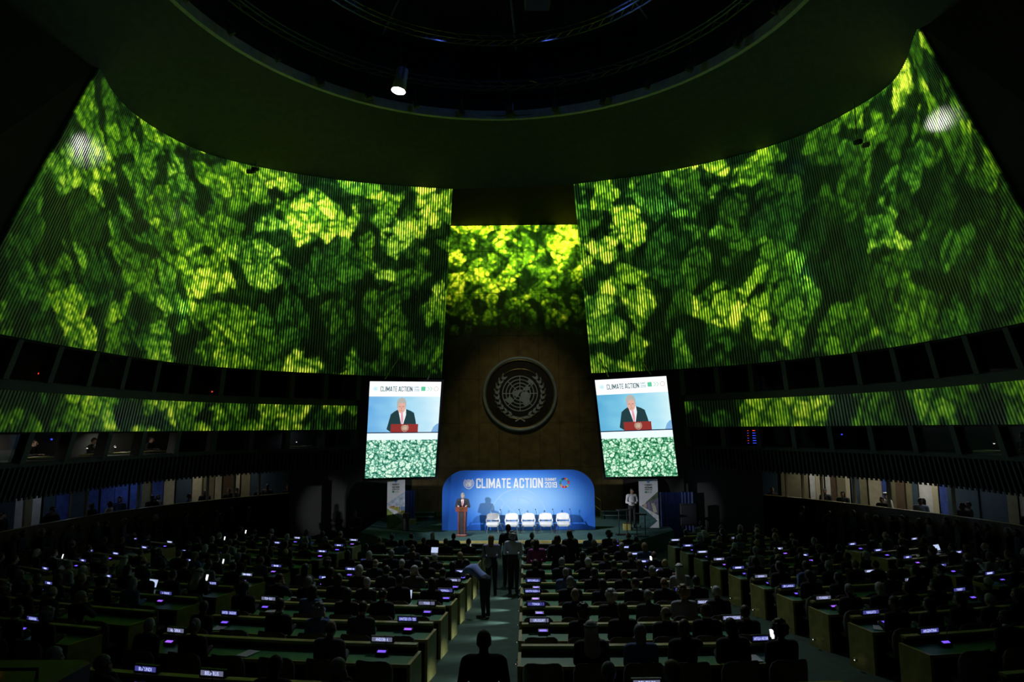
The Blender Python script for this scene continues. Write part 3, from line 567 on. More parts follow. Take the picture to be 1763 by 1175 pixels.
# hanging video screens: each a four-cornered panel in a dark frame; the picture is laid out in screen fractions (a across, b down)
def video_screen(corners, label, tint):
    TLc, TRc, BRc, BLc = [Vector(c) for c in corners]; base = (BLc+BRc)/2; sc = empty('video_screen', base); tag(sc, label, 'screen', 'hanging video screens')
    nrm = (TRc-TLc).cross(BLc-TLc).normalized(); nrm = -nrm if nrm.y > 0 else nrm
    def S(a, b, o=0.): return tuple(TLc*(1-a)*(1-b)+TRc*a*(1-b)+BRc*a*b+BLc*(1-a)*b-base+nrm*o)
    def pic(name, polys, col, lay, s=1.):
        m_ = lit('screen_'+name, col, s, mis=name in ('picture_sky','forest_view','header')); mb_ = MB()
        for p in polys: mb_.add([S(a,b,.006+.003*lay) for a,b in p], [tuple(range(len(p)))])
        return mb_.build(name, m_, sc)
    def txt(name, s, a0, a1, b0, b1, col, lay, bold=.02):
        vs, fs = block2d(s, .24, .13); m_ = lit('screen_text', col, 1.); return MB().add([S(a0+(a1-a0)*x, b1+(b0-b1)*y, .006+.003*lay) for x,y in vs], fs).build(name, m_, sc)
    R4 = lambda a0,a1,b0,b1: [(a0,b0),(a1,b0),(a1,b1),(a0,b1)]
    fr = MB(); e = .03
    c8 = [S(-e,-.025),S(1+e,-.025),S(1+e,1.025),S(-e,1.025)]; fr.add(c8+[tuple(Vector(p)-nrm*.22) for p in c8], [(0,1,2,3),(7,6,5,4),(0,4,5,1),(1,5,6,2),(2,6,7,3),(3,7,4,0)]); fr.build('frame', M['case'], sc)
    hg = MB()
    for a in (.2,.8): p = Vector(S(a,-.02))-nrm*.1; hg.tube([p, p+Vector((0,3.2,1.2))], .03, 6)
    hg.build('hanger', M['truss'], sc)
    pic('header', [R4(0,1,0,.158)], (.95,1.,1.), 0, 1.15)
    # blue picture behind the speaker: soft gradient
    g_ = bpy.data.materials.new('screen_sky'); g_.use_nodes = True; g = N(g_.node_tree); b = g_.node_tree.nodes['Principled BSDF']; b.inputs['Base Color'].default_value = (.01,.01,.01,1)
    tc = g.sep(g.n('ShaderNodeTexCoord').outputs['Generated']); f_ = g.m('ADD', g.m('MULTIPLY', tc[0], .75), g.m('MULTIPLY', g.noise(g.n('ShaderNodeTexCoord').outputs['Generated'],3.5,1).outputs[0], .35))
    g.put(b, 'Emission Color', g.ramp(f_, [(0.05,tint[0]),(.5,tint[1]),(.95,tint[2])])); b.inputs['Emission Strength'].default_value = 1.
    sk = pic('picture_sky', [R4(0,1,.158,.532)], (.2,.5,.9), 0); sk.data.materials[0] = g_
    pic('divider', [R4(0,1,.532,.542)], (.0,.01,.04), 1); pic('caption_band', [R4(0,1,.542,.612)], (.80,.92,.97), 0, 1.1)
    fo = pic('forest_view', [R4(0,1,.612,1.)], (.2,.5,.3), 0)
    f2 = bpy.data.materials.new('screen_forest'); f2.use_nodes = True; g = N(f2.node_tree); b = f2.node_tree.nodes['Principled BSDF']; b.inputs['Base Color'].default_value = (.01,.01,.01,1)
    uv = g.n('ShaderNodeTexCoord').outputs['Object']; p_ = g.v('ADD', uv, g.v('SCALE', g.noise(uv,6.,2).outputs[1], .10)); p_ = g.v('MULTIPLY', p_, (1.,.0,1.))
    v1 = g.vor(p_, 3.6); v2 = g.vor(p_, 10.); v3 = g.vor(p_, 24.); r1 = g.sep(v1.outputs['Color'])[0]; e1 = g.vor(p_, 3.6, 'DISTANCE_TO_EDGE').outputs['Distance']; e2 = g.vor(p_, 10., 'DISTANCE_TO_EDGE').outputs['Distance']
    l_ = g.m('MULTIPLY', g.m('MULTIPLY', g.mr(e1, .0, .10, .22, 1.), g.mr(e2, 0., .10, .72, 1.)), g.m('MULTIPLY', g.mr(v2.outputs['Distance'], .12, .75, 1.1, .30), g.m('MULTIPLY', g.mr(v3.outputs['Distance'], .1, .8, 1.15, .7), g.m('MULTIPLY_ADD', r1, .55, .75))))
    g.put(b, 'Emission Color', g.ramp(l_, [(0.02,(.0,.03,.018)),(.14,tint[3]),(.34,tint[4]),(.62,(.80,1.,.82))])); b.inputs['Emission Strength'].default_value = 1.; fo.data.materials[0] = f2
    txt('lettering','CLIMATE ACTION',.155,.605,.052,.105,(.03,.10,.13),1,.012); txt('lettering','SUMMIT',.625,.70,.050,.068,(.25,.42,.5),1); txt('lettering','2019',.625,.70,.076,.104,(.25,.42,.5),1)
    pic('green_square', [R4(.725,.785,.052,.098)], (.12,.62,.36), 1)
    pic('chevron', [[(.805,.052),(.835,.075),(.805,.098),(.818,.098),(.845,.075),(.818,.052)]], (.35,.72,.5), 1); pic('chevron', [[(.845,.052),(.875,.075),(.845,.098),(.858,.098),(.885,.075),(.858,.052)]], (.35,.72,.5), 1)
    ring = [[(.935+rr*math.sin(a)*1.0,.075-rr*math.cos(a)*.74) for rr,a in ((.024,2*PI*k/17),(.034,2*PI*k/17),(.034,2*PI*(k+.8)/17),(.024,2*PI*(k+.8)/17))] for k in range(17)]
    for c in range(3): pic('wheel_segment', ring[c::3], ((.8,.3,.3),(.35,.6,.75),(.85,.65,.3))[c], 1)
    vs, fs = emblem2d(24,.04); mm = MB(); mm.add([S(.085+x*.04,.078-z*.03,.010+l) for x,z,l in vs], fs); mm.build('emblem', lit('screen_emblem',(.55,.82,.9),1.), sc)
    # the televised speaker (flat print of a man reading at a lectern)
    pic('picture_suit', [[(.27,.50),(.29,.44),(.32,.345),(.37,.315),(.43,.29),(.53,.29),(.60,.31),(.645,.33),(.67,.40),(.69,.47),(.66,.50),(.5,.53),(.33,.53)]], (.018,.05,.058), 1)
    pic('picture_shirt', [[(.42,.295),(.53,.29),(.535,.35),(.50,.455),(.475,.455)]], (.85,.92,.95), 2); pic('picture_tie', [[(.462,.32),(.485,.32),(.50,.40),(.49,.455),(.478,.455),(.465,.38)]], (.85,.35,.42), 3)
    el = lambda cx,cy_,rx,ry,n=20: [(cx+rx*math.cos(2*PI*k/n),cy_+ry*math.sin(2*PI*k/n)) for k in range(n)]
    pic('picture_face', [el(.465,.268,.058,.066)], (.78,.45,.36), 3); pic('picture_hair', [[(.402,.275),(.395,.215),(.418,.182),(.46,.168),(.505,.178),(.530,.215),(.528,.268),(.517,.262),(.512,.232),(.47,.222),(.432,.230),(.420,.262),(.416,.285)]], (.47,.47,.44), 4)
    pic('picture_feature', [R4(.425,.452,.262,.268),R4(.475,.502,.262,.268),R4(.445,.485,.305,.309)], (.35,.16,.13), 4); pic('picture_nose', [[(.462,.262),(.474,.292),(.454,.292)]], (.62,.30,.24), 4)
    pic('picture_lectern', [R4(.33,.715,.448,.532)], (.30,.035,.03), 5); mm = MB(); mm.add([S(.53+x*.055,.49-z*.042,.024+l) for x,z,l in vs], fs); mm.build('emblem', lit('screen_crest',(.62,.50,.36),1.), sc)
    pic('picture_shadow', [[(.90,.532),(.93,.48),(.97,.45),(1.,.44),(1.,.532)]], (.22,.45,.75), 2)
    return sc
D = 29.5
sl = video_screen([(-6.46,D,ZC+2.07),(-3.36,D,ZC+2.02),(-3.61,D,ZC-2.01),(-6.60,D,ZC-2.06)], 'bright hanging video screen on the lectern side showing a speaker above a forest', [(.08,.33,.75),(.33,.68,.90),(.72,.93,1.),(.03,.22,.14),(.28,.68,.50)])
sr = video_screen([(3.28,D,ZC+2.04),(6.36,D,ZC+2.19),(6.70,D,ZC-2.06),(3.65,D,ZC-2.08)], 'bright hanging video screen on the handrail side showing a speaker above a forest', [(.05,.33,.62),(.25,.65,.85),(.65,.92,.98),(.02,.20,.08),(.22,.65,.36)])

# roll-up banners
def banner(x0, x1, y, ztop, zbot, label, art):
    b = empty('roll_up_banner', ((x0+x1)/2,y,zbot)); tag(b, label, 'banner'); W_, H_ = x1-x0, ztop-zbot
    MB().box(-W_/2,W_/2,0,.012,.05,H_).build('sheet', mat('banner_white',(.74,.76,.82),.6,var=.03), b)
    MB().bbox(-W_/2-.01,W_/2+.01,-.09,.09,0,.06,.01).build('base_cassette', M['chrome'], b); MB().box(-W_/2-.01,W_/2+.01,-.012,.02,H_-.02,H_+.02).build('top_rail', M['chrome'], b); MB().tube([(0,.06,.05),(0,.06,H_)], .012, 6).build('support_pole', M['chrome'], b)
    Q = lambda a, c: ((a-.5)*W_, c*H_)
    for i, (nm, poly, col) in enumerate(art): MB().add([(*[Q(a,c)[0]],-.004-.0006*i,Q(a,c)[1]) for a,c in poly], [tuple(range(len(poly)))]).build(nm, mat('banner_print', col, .6, var=.35, vscale=7), b)
    ink = mat('banner_ink', (.05,.06,.06), .6); y_ = -.02
    for s, z0, z1 in (('CLIMATE',.845,.875),('ACTION',.79,.825)): label_mesh(b,'lettering',s,(.30-.5)*W_,(.68-.5)*W_,z0*H_,z1*H_,y_,ink,.03)
    label_mesh(b,'lettering','SUMMIT 2019',(.30-.5)*W_,(.68-.5)*W_,.755*H_,.775*H_,y_,ink,.02)
    MB().add([(*[Q(a,c)[0]],y_,Q(a,c)[1]) for a,c in ((.30,.70),(.40,.70),(.40,.735),(.30,.735))],[(0,1,2,3)]).build('green_square', mat('banner_green',(.03,.30,.14),.6), b)
    ch = MB()
    for k in range(2): ch.add([(*[Q(a+.12*k,c)[0]],y_,Q(a+.12*k,c)[1]) for a,c in ((.44,.70),(.47,.70),(.53,.7175),(.47,.735),(.44,.735),(.50,.7175))],[tuple(range(6))])
    ch.build('chevron', mat('banner_grey',(.3,.33,.3),.6), b)
    vs, fs = emblem2d(20,.05); MB().add(facing(vs,(.48-.5)*W_,.915*H_,.075*W_,.022*H_*1.3,y_), fs).build('emblem', mat('banner_blue',(.15,.38,.8),.6), b)
    return b
banner(-5.92,-5.13,31.0,ZC-2.12,STZ,'white roll-up banner picturing a wind turbine over green fields',[
 ('print_sky',[(0,.44),(1,.44),(1,.72),(.0,.50)],(.50,.58,.74)),('print_field',[(0,.43),(1,.43),(1,.24),(.55,.35)],(.42,.40,.10)),('print_field',[(0,.42),(.93,.17),(.40,.0),(0,.0)],(.28,.38,.10)),('print_barn',[(.2,.425),(.45,.425),(.45,.445),(.2,.445)],(.5,.08,.06)),('print_water',[(.7,.36),(1,.36),(1,.435),(.7,.435)],(.15,.25,.5)),('print_stripe',[(0,.44),(0,.40),(.95,.14),(1,.17),(1,.20)],(.72,.75,.84)),
 ('print_mast',[(.745,.22),(.775,.22),(.765,.60),(.755,.60)],(.75,.78,.84)),('print_blade',[(.755,.60),(.70,.565),(.69,.57)],(.2,.22,.3)),('print_blade',[(.76,.60),(.79,.67),(.80,.665)],(.2,.22,.3)),('print_blade',[(.76,.60),(.83,.58),(.83,.57)],(.2,.22,.3))])
banner(5.22,6.05,30.6,ZC-2.2,STZ,'white roll-up banner picturing people beside water, near the black stands',[
 ('print_trees',[(.35,.52),(1,.73),(1,.42),(.3,.46)],(.10,.14,.08)),('print_crowd',[(.1,.45),(.5,.53),(1,.60),(1,.26),(.45,.38),(.25,.42)],(.16,.15,.24)),('print_shirt',[(.62,.50),(.80,.50),(.92,.33),(.75,.30)],(.52,.52,.38)),('print_person',[(.45,.52),(.55,.52),(.6,.40),(.48,.38)],(.30,.28,.45)),('print_person',[(.2,.47),(.38,.49),(.40,.42),(.22,.41)],(.5,.42,.3)),('print_water',[(.0,.46),(.35,.36),(.93,.16),(.40,.0),(0,.0)],(.05,.12,.13)),('print_stripe',[(.35,.36),(.45,.37),(1,.19),(1,.16),(.93,.16)],(.72,.75,.84))])

# lectern
px, py = -2.42, 29.0
le = empty('lectern', (px,py,STZ)); tag(le, 'reddish wooden lectern with emblem at which the speaker stands', 'lectern')
m = MB(); m.bbox(-.10,.10,-.14,.12,.08,1.0,.02); m.build('column', M['podd'], le)
for x in (-.125,.125): MB().bbox(x-.03,x+.03,-.16,.12,.08,1.0,.01).build('side_post', M['cherry'], le)
MB().bbox(-.21,.21,-.22,.2,0,.08,.02).build('foot', M['cherry'], le); m = MB(); m.add([(-.24,-.2,1.0),(.24,-.2,1.0),(.22,.22,1.0),(-.22,.22,1.0),(-.25,-.22,1.20),(.25,-.22,1.20),(.23,.26,1.10),(-.23,.26,1.10)],[(0,3,2,1),(4,5,6,7),(0,1,5,4),(1,2,6,5),(2,3,7,6),(3,0,4,7)]); m.build('reading_desk', M['cherry'], le)
vs, fs = emblem2d(24,.03); MB().add(facing(vs,0,1.11,.075,.075,-.226), fs).build('emblem', M['brass'], le)
MB().tube([(.1,.0,1.18),(.1,-.05,1.36),(.07,.02,1.44)], .008, 5).build('microphone', M['case'], le)

# five chairs, side tables and microphones in front of the backdrop
def stage_chair():
    t = empty('stage_chair')
    m = MB(); n = 9; vs = []
    for j, (z, wdt, y) in enumerate(((.50,.27,.16),(.60,.285,.20),(.70,.27,.235),(.755,.22,.25),(.775,.14,.255))):
        for i in range(n): a = (i/(n-1)-.5)*1.9; vs.append((wdt*math.sin(a)/math.sin(.95), y+.10*math.cos(a)-.04*0, z))
    for j in range(4): pass
    fs = [(j*n+i,j*n+i+1,(j+1)*n+i+1,(j+1)*n+i) for j in range(4) for i in range(n-1)]; k = len(vs)
    m.add(vs+[(x,y+.035,z) for x,y,z in vs], fs+[tuple(q+k for q in f[::-1]) for f in fs]+[(i+1,i,i+k,i+1+k) for i in range(n-1)]+[(4*n+i,4*n+i+1,4*n+i+1+k,4*n+i+k) for i in range(n-1)]+[(j*n,(j+1)*n,(j+1)*n+k,j*n+k) for j in range(4)]+[((j+1)*n-1+n,(j+1)*n-1,(j+1)*n-1+k,(j+1)*n-1+n+k) for j in range(4)]); m.build('backrest', M['white'], t, True)
    m = MB(); pts = [(-.27,-.18),(-.22,-.24),(.22,-.24),(.27,-.18),(.27,.2),(.2,.26),(-.2,.26),(-.27,.2)]; q = len(pts)
    m.add([(x*.8,y*.8,.28) for x,y in pts]+[(x,y,.36) for x,y in pts]+[(x,y,.43) for x,y in pts]+[(x*.92,y*.92,.45) for x,y in pts], [(r*q+i,r*q+(i+1)%q,(r+1)*q+(i+1)%q,(r+1)*q+i) for r in range(3) for i in range(q)]+[tuple(range(q-1,-1,-1)),tuple(range(3*q,4*q))]); m.build('seat', M['white'], t)
    for sx in (-1,1): m = MB().tube([(sx*.27,.1,.42),(sx*.285,.16,.48),(sx*.28,.2,.56)], .022, 6); m.build('back_bracket', M['white'], t)
    for sx in (-1,1):
        for sy in (-1,1): MB().tube([(sx*.2,sy*.18,.32),(sx*.25,sy*.22,0)], .013, 6).build('leg', M['chrome'], t)
    return t
def copy_tree(o, parent=None, deep=2):
    c = o.copy(); C.objects.link(c); c.parent = parent
    if parent is not None: c.matrix_parent_inverse = o.matrix_parent_inverse.copy()
    if deep:
        for ch in o.children: copy_tree(ch, c, deep-1)
    return c
ORD = ['first','second','third','fourth','fifth','sixth','seventh','eighth','ninth','tenth','eleventh','twelfth','thirteenth','fourteenth']
ch0 = stage_chair(); cx = [-1.17,-.36,.35,1.09,1.83]
for i, x in enumerate(cx):
    o = ch0 if i == 0 else copy_tree(ch0); o.location = (x,29.75,STZ)
    tag(o, 'white shell stage chair, %s from the lectern' % (ORD[i] if i < 4 else 'farthest'), 'chair', 'white chairs on the stage')
    s = empty('microphone_stand', (x+.38,30.2,STZ)); MB().lathe([(.11,0),(.11,.015),(.02,.03)], 12).build('base', M['case'], s); MB().tube([(0,0,.02),(0,0,.6),(-.03,-.02,.82),(-.06,-.05,.9)], .008, 5).build('stem', M['case'], s); MB().ell((-.065,-.055,.92),(.022,.022,.032)).build('capsule', M['case'], s)
    tag(s, 'thin black microphone stand behind the %s white chair from the lectern' % (ORD[i] if i < 4 else 'farthest'), 'microphone', 'stage microphones')
tb = empty('side_table'); MB().lathe([(.085,.36),(.085,.38)], 16).build('table_top', M['podd'], tb); MB().lathe([(.075,0),(.075,.012),(.015,.03),(.015,.36)], 10).build('pedestal', M['case'], tb)
for i in range(4):
    o = tb if i == 0 else copy_tree(tb); o.location = ((cx[i]+cx[i+1])/2,29.62,STZ); tag(o, 'small dark round side table between the %s and %s white chairs' % (ORD[i],ORD[i+1]), 'table', 'side tables between white chairs')

# handrails, steps, boxes, monitor at the side of the stage
hr = empty('stair_handrail', (0,0,STZ)); MB().tube([(3.9,33.8,0),(3.9,33.8,.9),(3.3,34.6,1.35),(3.3,34.6,0)], .03, 6).build('rail', M['brass'], hr); MB().tube([(3.9,33.8,.45),(3.3,34.6,.85)], .02, 6).build('lower_rail', M['brass'], hr); tag(hr, 'thin brass handrail on the steps beside the blue backdrop', 'handrail')
for sd in (-1,1):
    sp = empty('stage_steps', (sd*4.75,34.0,STZ)); tag(sp, 'pair of steps with pale edges %s' % ('below the brass handrail' if sd > 0 else 'between the turbine banner and backdrop'), 'steps')
    for k in range(2):
        t_ = MB().bbox(-.75+.0*k,.55,.35*k,.9,.17*k,.17*(k+1),.01).build('step', M['stagec'], sp); MB().box(-.75,.55,.35*k-.012,.35*k+.03,.17*(k+1)-.02,.17*(k+1)+.006).build('nosing', M['paper'], t_)
for x, y, lab in ((-5.0,32.6,'small ochre wooden box on the stage beside the turbine banner'),(4.62,30.4,'small ochre wooden box on the stage behind the black stands')):
    b = empty('wooden_box', (x,y,STZ)); MB().bbox(-.16,.16,-.14,.14,0,.26,.015).build('carcass', M['ash'], b); MB().box(-.15,.15,-.13,.13,.26,.285).build('lid', M['wood'], b); tag(b, lab, 'box')
for i,(x,y,h,rz) in enumerate(((4.25,29.0,.98,.15),(4.92,28.6,.86,-.1))):
    s = empty('lighting_desk_stand', (x,y,STZ), rz); MB().bbox(-.24,.24,-.16,.16,h,h+.05,.01).build('tray', M['case'], s)
    for sx in (-1,1): MB().tube([(sx*.17,0,h),(sx*.17,0,.03)], .018, 6).build('leg', M['canm'], s)
    MB().bbox(-.3,.3,-.14,.14,0,.035,.01).build('base_plate', M['case'], s); tag(s, ['taller','lower'][i]+' black tray stand on the stage edge before the people banner', 'stand', 'black stage stands')
mo = empty('monitor_cabinet', (7.35,30.6,STZ-.2)); MB().bbox(-.36,.36,-.1,.1,.35,1.28,.02).build('cabinet', M['case'], mo)
for sx in (-1,1): MB().bbox(sx*.28-.03,sx*.28+.03,-.2,.2,-.6,.35,.01).build('leg', M['case'], mo)
MB().box(-.32,.32,-.106,-.1,.40,1.23).build('panel_face', M['podd'], mo); tag(mo, 'big black monitor cabinet seen from behind beside the stage', 'monitor')
sb = empty('loudspeaker', (-5.0,30.6,STZ)); MB().bbox(-.12,.12,-.15,.15,0,.75,.02).build('cabinet', M['case'], sb); MB().box(-.1,.1,-.156,-.15,.05,.7).build('grille', M['podd'], sb); tag(sb, 'black upright loudspeaker standing beside the turbine banner', 'loudspeaker')

# ------------------------------------------------------------------ people
def rot(ax, a): return Matrix.Rotation(a, 3, ax)
def remesh(mb_, vox, smooth=4, ratio=1., name='m', mats=(), factor=.5):
    me = mb_.mesh('tmp', []); o = bpy.data.objects.new('tmp', me); C.objects.link(o)
    r = o.modifiers.new('r','REMESH'); r.mode = 'VOXEL'; r.voxel_size = vox; r.use_smooth_shade = True
    if smooth: s = o.modifiers.new('s','SMOOTH'); s.iterations = smooth; s.factor = factor
    if ratio < 1: d = o.modifiers.new('d','DECIMATE'); d.ratio = ratio
    dg = bpy.context.evaluated_depsgraph_get(); out = bpy.data.meshes.new_from_object(o.evaluated_get(dg)); out.name = name
    bpy.data.objects.remove(o); bpy.data.meshes.remove(me)
    out.materials.clear()
    for m_ in mats: out.materials.append(m_)
    out.polygons.foreach_set('use_smooth', [True]*len(out.polygons)); return out
def hand(m, wr, fwd, nrm, side, curl=.5, grow=0.):
    wr, f, n_ = Vector(wr), Vector(fwd).normalized(), Vector(nrm).normalized(); n_ = (n_-f*n_.dot(f)).normalized(); s = f.cross(n_)*side
    m.cap(wr, wr+f*.075, .026, .036, 8, .45, s)
    for k, (o, L) in enumerate(((-.030,.066),(-.010,.078),(.010,.074),(.028,.058))):
        b = wr+f*.078+s*o; c = b+(f*math.cos(curl*.5)-n_*math.sin(curl*.5))*L*.5; d = c+(f*math.cos(curl*1.6)-n_*math.sin(curl*1.6))*L*.5
        m.cap(b-f*.015, c, .0092, .0085, 6); m.cap(c, d, .0085, .0075, 6)
    b = wr+f*.02-s*.026; c = b+(f*.7-s*.7-n_*.2).normalized()*.042; m.cap(b, c, .013, .0105, 6); m.cap(c, c+(f*.9-s*.15-n_*.35).normalized()*.032, .0105, .009, 6)
class Fig: pass
def figure(J, hips, head_rot, suit=True, legs=True, female=False, coat_to=.0, name='body', hand_curl=.5, skirt=False):
    """J: joints. Returns body mesh (one skin), clothes mesh, head matrix."""
    b = MB(); HM = Matrix.Translation(J['head']) @ head_rot.to_4x4()
    H = lambda x,y,z: HM @ Vector((x,y,z))
    R3 = head_rot
    # head: skull, jaw, brow, nose, ears, neck
    b.ell(H(0,-.008,.012),(.076,.096,.105),14,10,R3); b.ell(H(0,.030,-.050),(.056,.060,.072),12,8,R3); b.ell(H(0,.052,-.092),(.028,.026,.022),10,6,R3)
    b.cap(H(-.03,.078,.022),H(.03,.078,.022),.016,.016,8); b.cap(H(0,.090,.012),H(0,.110,-.030),.010,.016,8); b.ell(H(0,.078,-.066),(.024,.016,.014),8,6,R3)
    for sx in (-1,1): b.ell(H(sx*.077,-.012,-.012),(.010,.020,.032),8,6,R3); b.ell(H(sx*.042,.062,-.028),(.022,.022,.022),8,6,R3)
    nk = Vector(J['neck']); b.cap(nk, H(0,-.022,-.06), .058 if not female else .05, .052 if not female else .046, 10)
    ch_, ab, pv = Vector(J['chest']), Vector(J['abdomen']), Vector(J['pelvis']); lat = (Vector(J['shR'])-Vector(J['shL'])).normalized(); sc_ = .92 if female else 1.
    def trunk(mm, g):
        mm.cap(pv, ab, .145+g, .135*sc_+g, 14, .70, lat); mm.cap(ab, ch_, .135*sc_+g, .16*sc_+g, 14, .66, lat)
        mm.cap(Vector(J['shL'])+lat*.035, Vector(J['shR'])-lat*.035, .068*sc_+g, .068*sc_+g, 10); mm.cap(ch_, nk-(nk-ch_)*.25, .15*sc_+g, .075*sc_+g, 14, .62, lat)
    trunk(b, 0)
    def limb(mm, g, cuff=1.):
        for s in 'LR':
            sh, el, wr = Vector(J['sh'+s]), Vector(J['el'+s]), Vector(J['wr'+s]); wr2 = el.lerp(wr, cuff)
            mm.cap(sh, el, .052+g, .040+g, 10); mm.cap(el, wr2, .040+g, (.027 if cuff >= 1 else .031)+g, 10)
    limb(b, 0)
    for s, sd_ in (('L',-1),('R',1)): hand(b, J['wr'+s], J['hf'+s], J.get('hn'+s,(0,0,1)), sd_, hand_curl)
    def legs_(mm, g, ank=1.):
        for s in 'LR':
            hp, kn, an = Vector(J['hip'+s]), Vector(J['kn'+s]), Vector(J['an'+s]); mm.cap(hp, kn, .083+g, .056+g, 12); mm.cap(kn, kn.lerp(an, ank), .055+g, .038+g, 10)
    def feet(mm, g):
        for s in 'LR': an = Vector(J['an'+s]); f = Vector(J['ft'+s]); mm.cap(an+Vector((0,0,-.03)), an+f*.17+Vector((0,0,-.045)), .042+g, .034+g, 10, .85, (1,0,0))
    if legs: legs_(b, 0); feet(b, 0)
    body = remesh(b, J.get('vox',.011), 3, J.get('ratio',.45), name, (M['skin'],M['eye'],M['lip']))
    # eyes and mouth coloured on the one skin
    inv = HM.inverted()
    for p in body.polygons:
        q = inv @ p.center
        if q.y > .055:
            if abs(abs(q.x)-.031) < .013 and abs(q.z-.004) < .0075: p.material_index = 1
            elif abs(q.x) < .023 and abs(q.z+.066) < .009 and q.y > .07: p.material_index = 2
    F = Fig(); F.body = body; F.HM = HM; F.CM = Matrix.Translation(nk.lerp(Vector(J['head']),.40)) @ (head_rot.to_4x4() if False else Matrix.Rotation(-.15,4,'X')); F.shoe = F.top = F.bot = F.suit = None
    g = .016
    if suit == 'one':
        c = MB(); trunk(c, g); limb(c, g, .93); legs_(c, g); feet(c, .008); F.suit = remesh(c, .014, 4, .40, 'suit', (M['cloth'],))
    else:
        c = MB(); trunk(c, g); limb(c, g, .93 if suit != 'short' else .35)
        if coat_to: c.cap(pv+Vector((0,0,.04)), pv-Vector((0,0,coat_to)), .165+g, .17+g, 14, .72, lat)
        F.top = remesh(c, .013, 4, .45, 'jacket', (M['cloth'],))
        c = MB(); c.cap(pv, ab.lerp(pv,.3), .155+.008, .14+.008, 14, .70, lat)
        if skirt: c.cap(pv, pv-Vector((0,0,.36)), .165, .20, 14, .75, lat); 
        legs_(c, .012, .97); F.bot = remesh(c, .013, 3, .45, 'trousers', (M['cloth'],))
        c = MB(); feet(c, .010); F.shoe = remesh(c, .011, 2, .5, 'shoes', (M['shoe'],))
    return F
def seatedJ(lean=.05, yaw=0., pitch=-.05, tilt=0., hands='desk'):
    R_ = rot('X', -lean); piv = Vector((0,0,.52)); U = lambda x,y,z: piv+R_ @ (Vector((x,y,z))-piv); J = {}
    J['pelvis'], J['abdomen'], J['chest'], J['neck'] = U(0,0,.60), U(0,0,.78), U(0,-.005,.955), U(0,.0,1.075)
    J['head'] = U(0,.03,1.225); J['shL'], J['shR'] = U(-.185,0,1.02), U(.185,0,1.02)
    if hands == 'desk': J['elL'],J['elR'] = U(-.21,.03,.80),U(.21,.03,.80); J['wrL'],J['wrR'] = Vector((-.15,.27+lean*.3,.835)),Vector((.15,.27+lean*.3,.835)); J['hfL'],J['hfR'] = (.5,.8,.02),(-.5,.8,.02)
    elif hands == 'lap': J['elL'],J['elR'] = U(-.21,-.03,.78),U(.21,-.03,.78); J['wrL'],J['wrR'] = Vector((-.13,.13,.69)),Vector((.13,.13,.69)); J['hfL'],J['hfR'] = (.95,.2,-.1),(-.95,.2,-.1)
    elif hands == 'cheek': J['elL'],J['elR'] = U(-.21,.04,.80),Vector((.20,.24,.85)); J['wrL'] = Vector((-.14,.27,.835)); J['wrR'] = U(.10,.10,1.10); J['hfL'],J['hfR'] = (.5,.8,0),(-.35,-.1,.9); J['hnR'] = (1,0,0)
    elif hands == 'phone': J['elL'],J['elR'] = U(-.21,.03,.80),U(.21,.05,.82); J['wrL'] = U(-.05,.27,.98); J['wrR'] = U(.06,.27,.98); J['hfL'],J['hfR'] = (.2,.3,.9),(-.2,.3,.9); J['hnL'] = J['hnR'] = (0,-1,0)
    for s, x in (('L',-.1),('R',.1)): J['hip'+s] = (x,.02,.545); J['kn'+s] = (x*1.2,.42,.53); J['an'+s] = (x*1.25,.42,.085); J['ft'+s] = Vector((0,1,0))
    return J, rot('Z',yaw) @ rot('X',pitch-lean*.4) @ rot('Y',tilt)
def standJ(lean=0., yaw=0., pitch=-.05, hands='down', twist=0., bend=0.):
    R_ = rot('X', -lean); piv = Vector((0,0,.92)); U = lambda x,y,z: piv+R_ @ (Vector((x,y,z))-piv); J = {}
    J['pelvis'], J['abdomen'], J['chest'], J['neck'] = U(0,0,.95), U(0,0,1.13), U(0,-.005,1.32), U(0,0,1.455)
    J['head'] = U(0,.03,1.605); J['shL'], J['shR'] = U(-.195,0,1.40), U(.195,0,1.40)
    if hands == 'down': J['elL'],J['elR'] = U(-.255,-.02,1.11),U(.255,-.02,1.11); J['wrL'],J['wrR'] = U(-.265,.05,.865),U(.265,.05,.865); J['hfL'],J['hfR'] = (0,.1,-1),(0,.1,-1); J['hnL'],J['hnR'] = (-1,0,0),(1,0,0)
    elif hands == 'front': J['elL'],J['elR'] = U(-.25,.0,1.12),U(.25,.0,1.12); J['wrL'],J['wrR'] = U(-.10,.20,1.08),U(.10,.20,1.08); J['hfL'],J['hfR'] = (.8,.4,.0),(-.8,.4,.0)
    elif hands == 'podium': J['elL'],J['elR'] = U(-.27,.02,1.14),U(.27,.02,1.14); J['wrL'],J['wrR'] = Vector((-.19,.33,1.20)),Vector((.19,.33,1.20)); J['hfL'],J['hfR'] = (.3,.9,.0),(-.3,.9,.0)
    elif hands == 'camera': J['elL'],J['elR'] = U(-.25,.12,1.22),U(.25,.12,1.22); J['wrL'],J['wrR'] = U(-.07,.24,1.50),U(.07,.24,1.50); J['hfL'],J['hfR'] = (.3,.4,.8),(-.3,.4,.8); J['hnL'] = J['hnR'] = (0,-1,0)
    for s, x in (('L',-.095),('R',.095)): J['hip'+s] = (x,0,.92); J['kn'+s] = (x*1.05,.015,.49); J['an'+s] = (x*1.05,-.015,.09); J['ft'+s] = Vector((x*1.5,1,0)).normalized()
    return J, rot('Z',yaw) @ rot('X',pitch-lean*.4)
SEAT = []
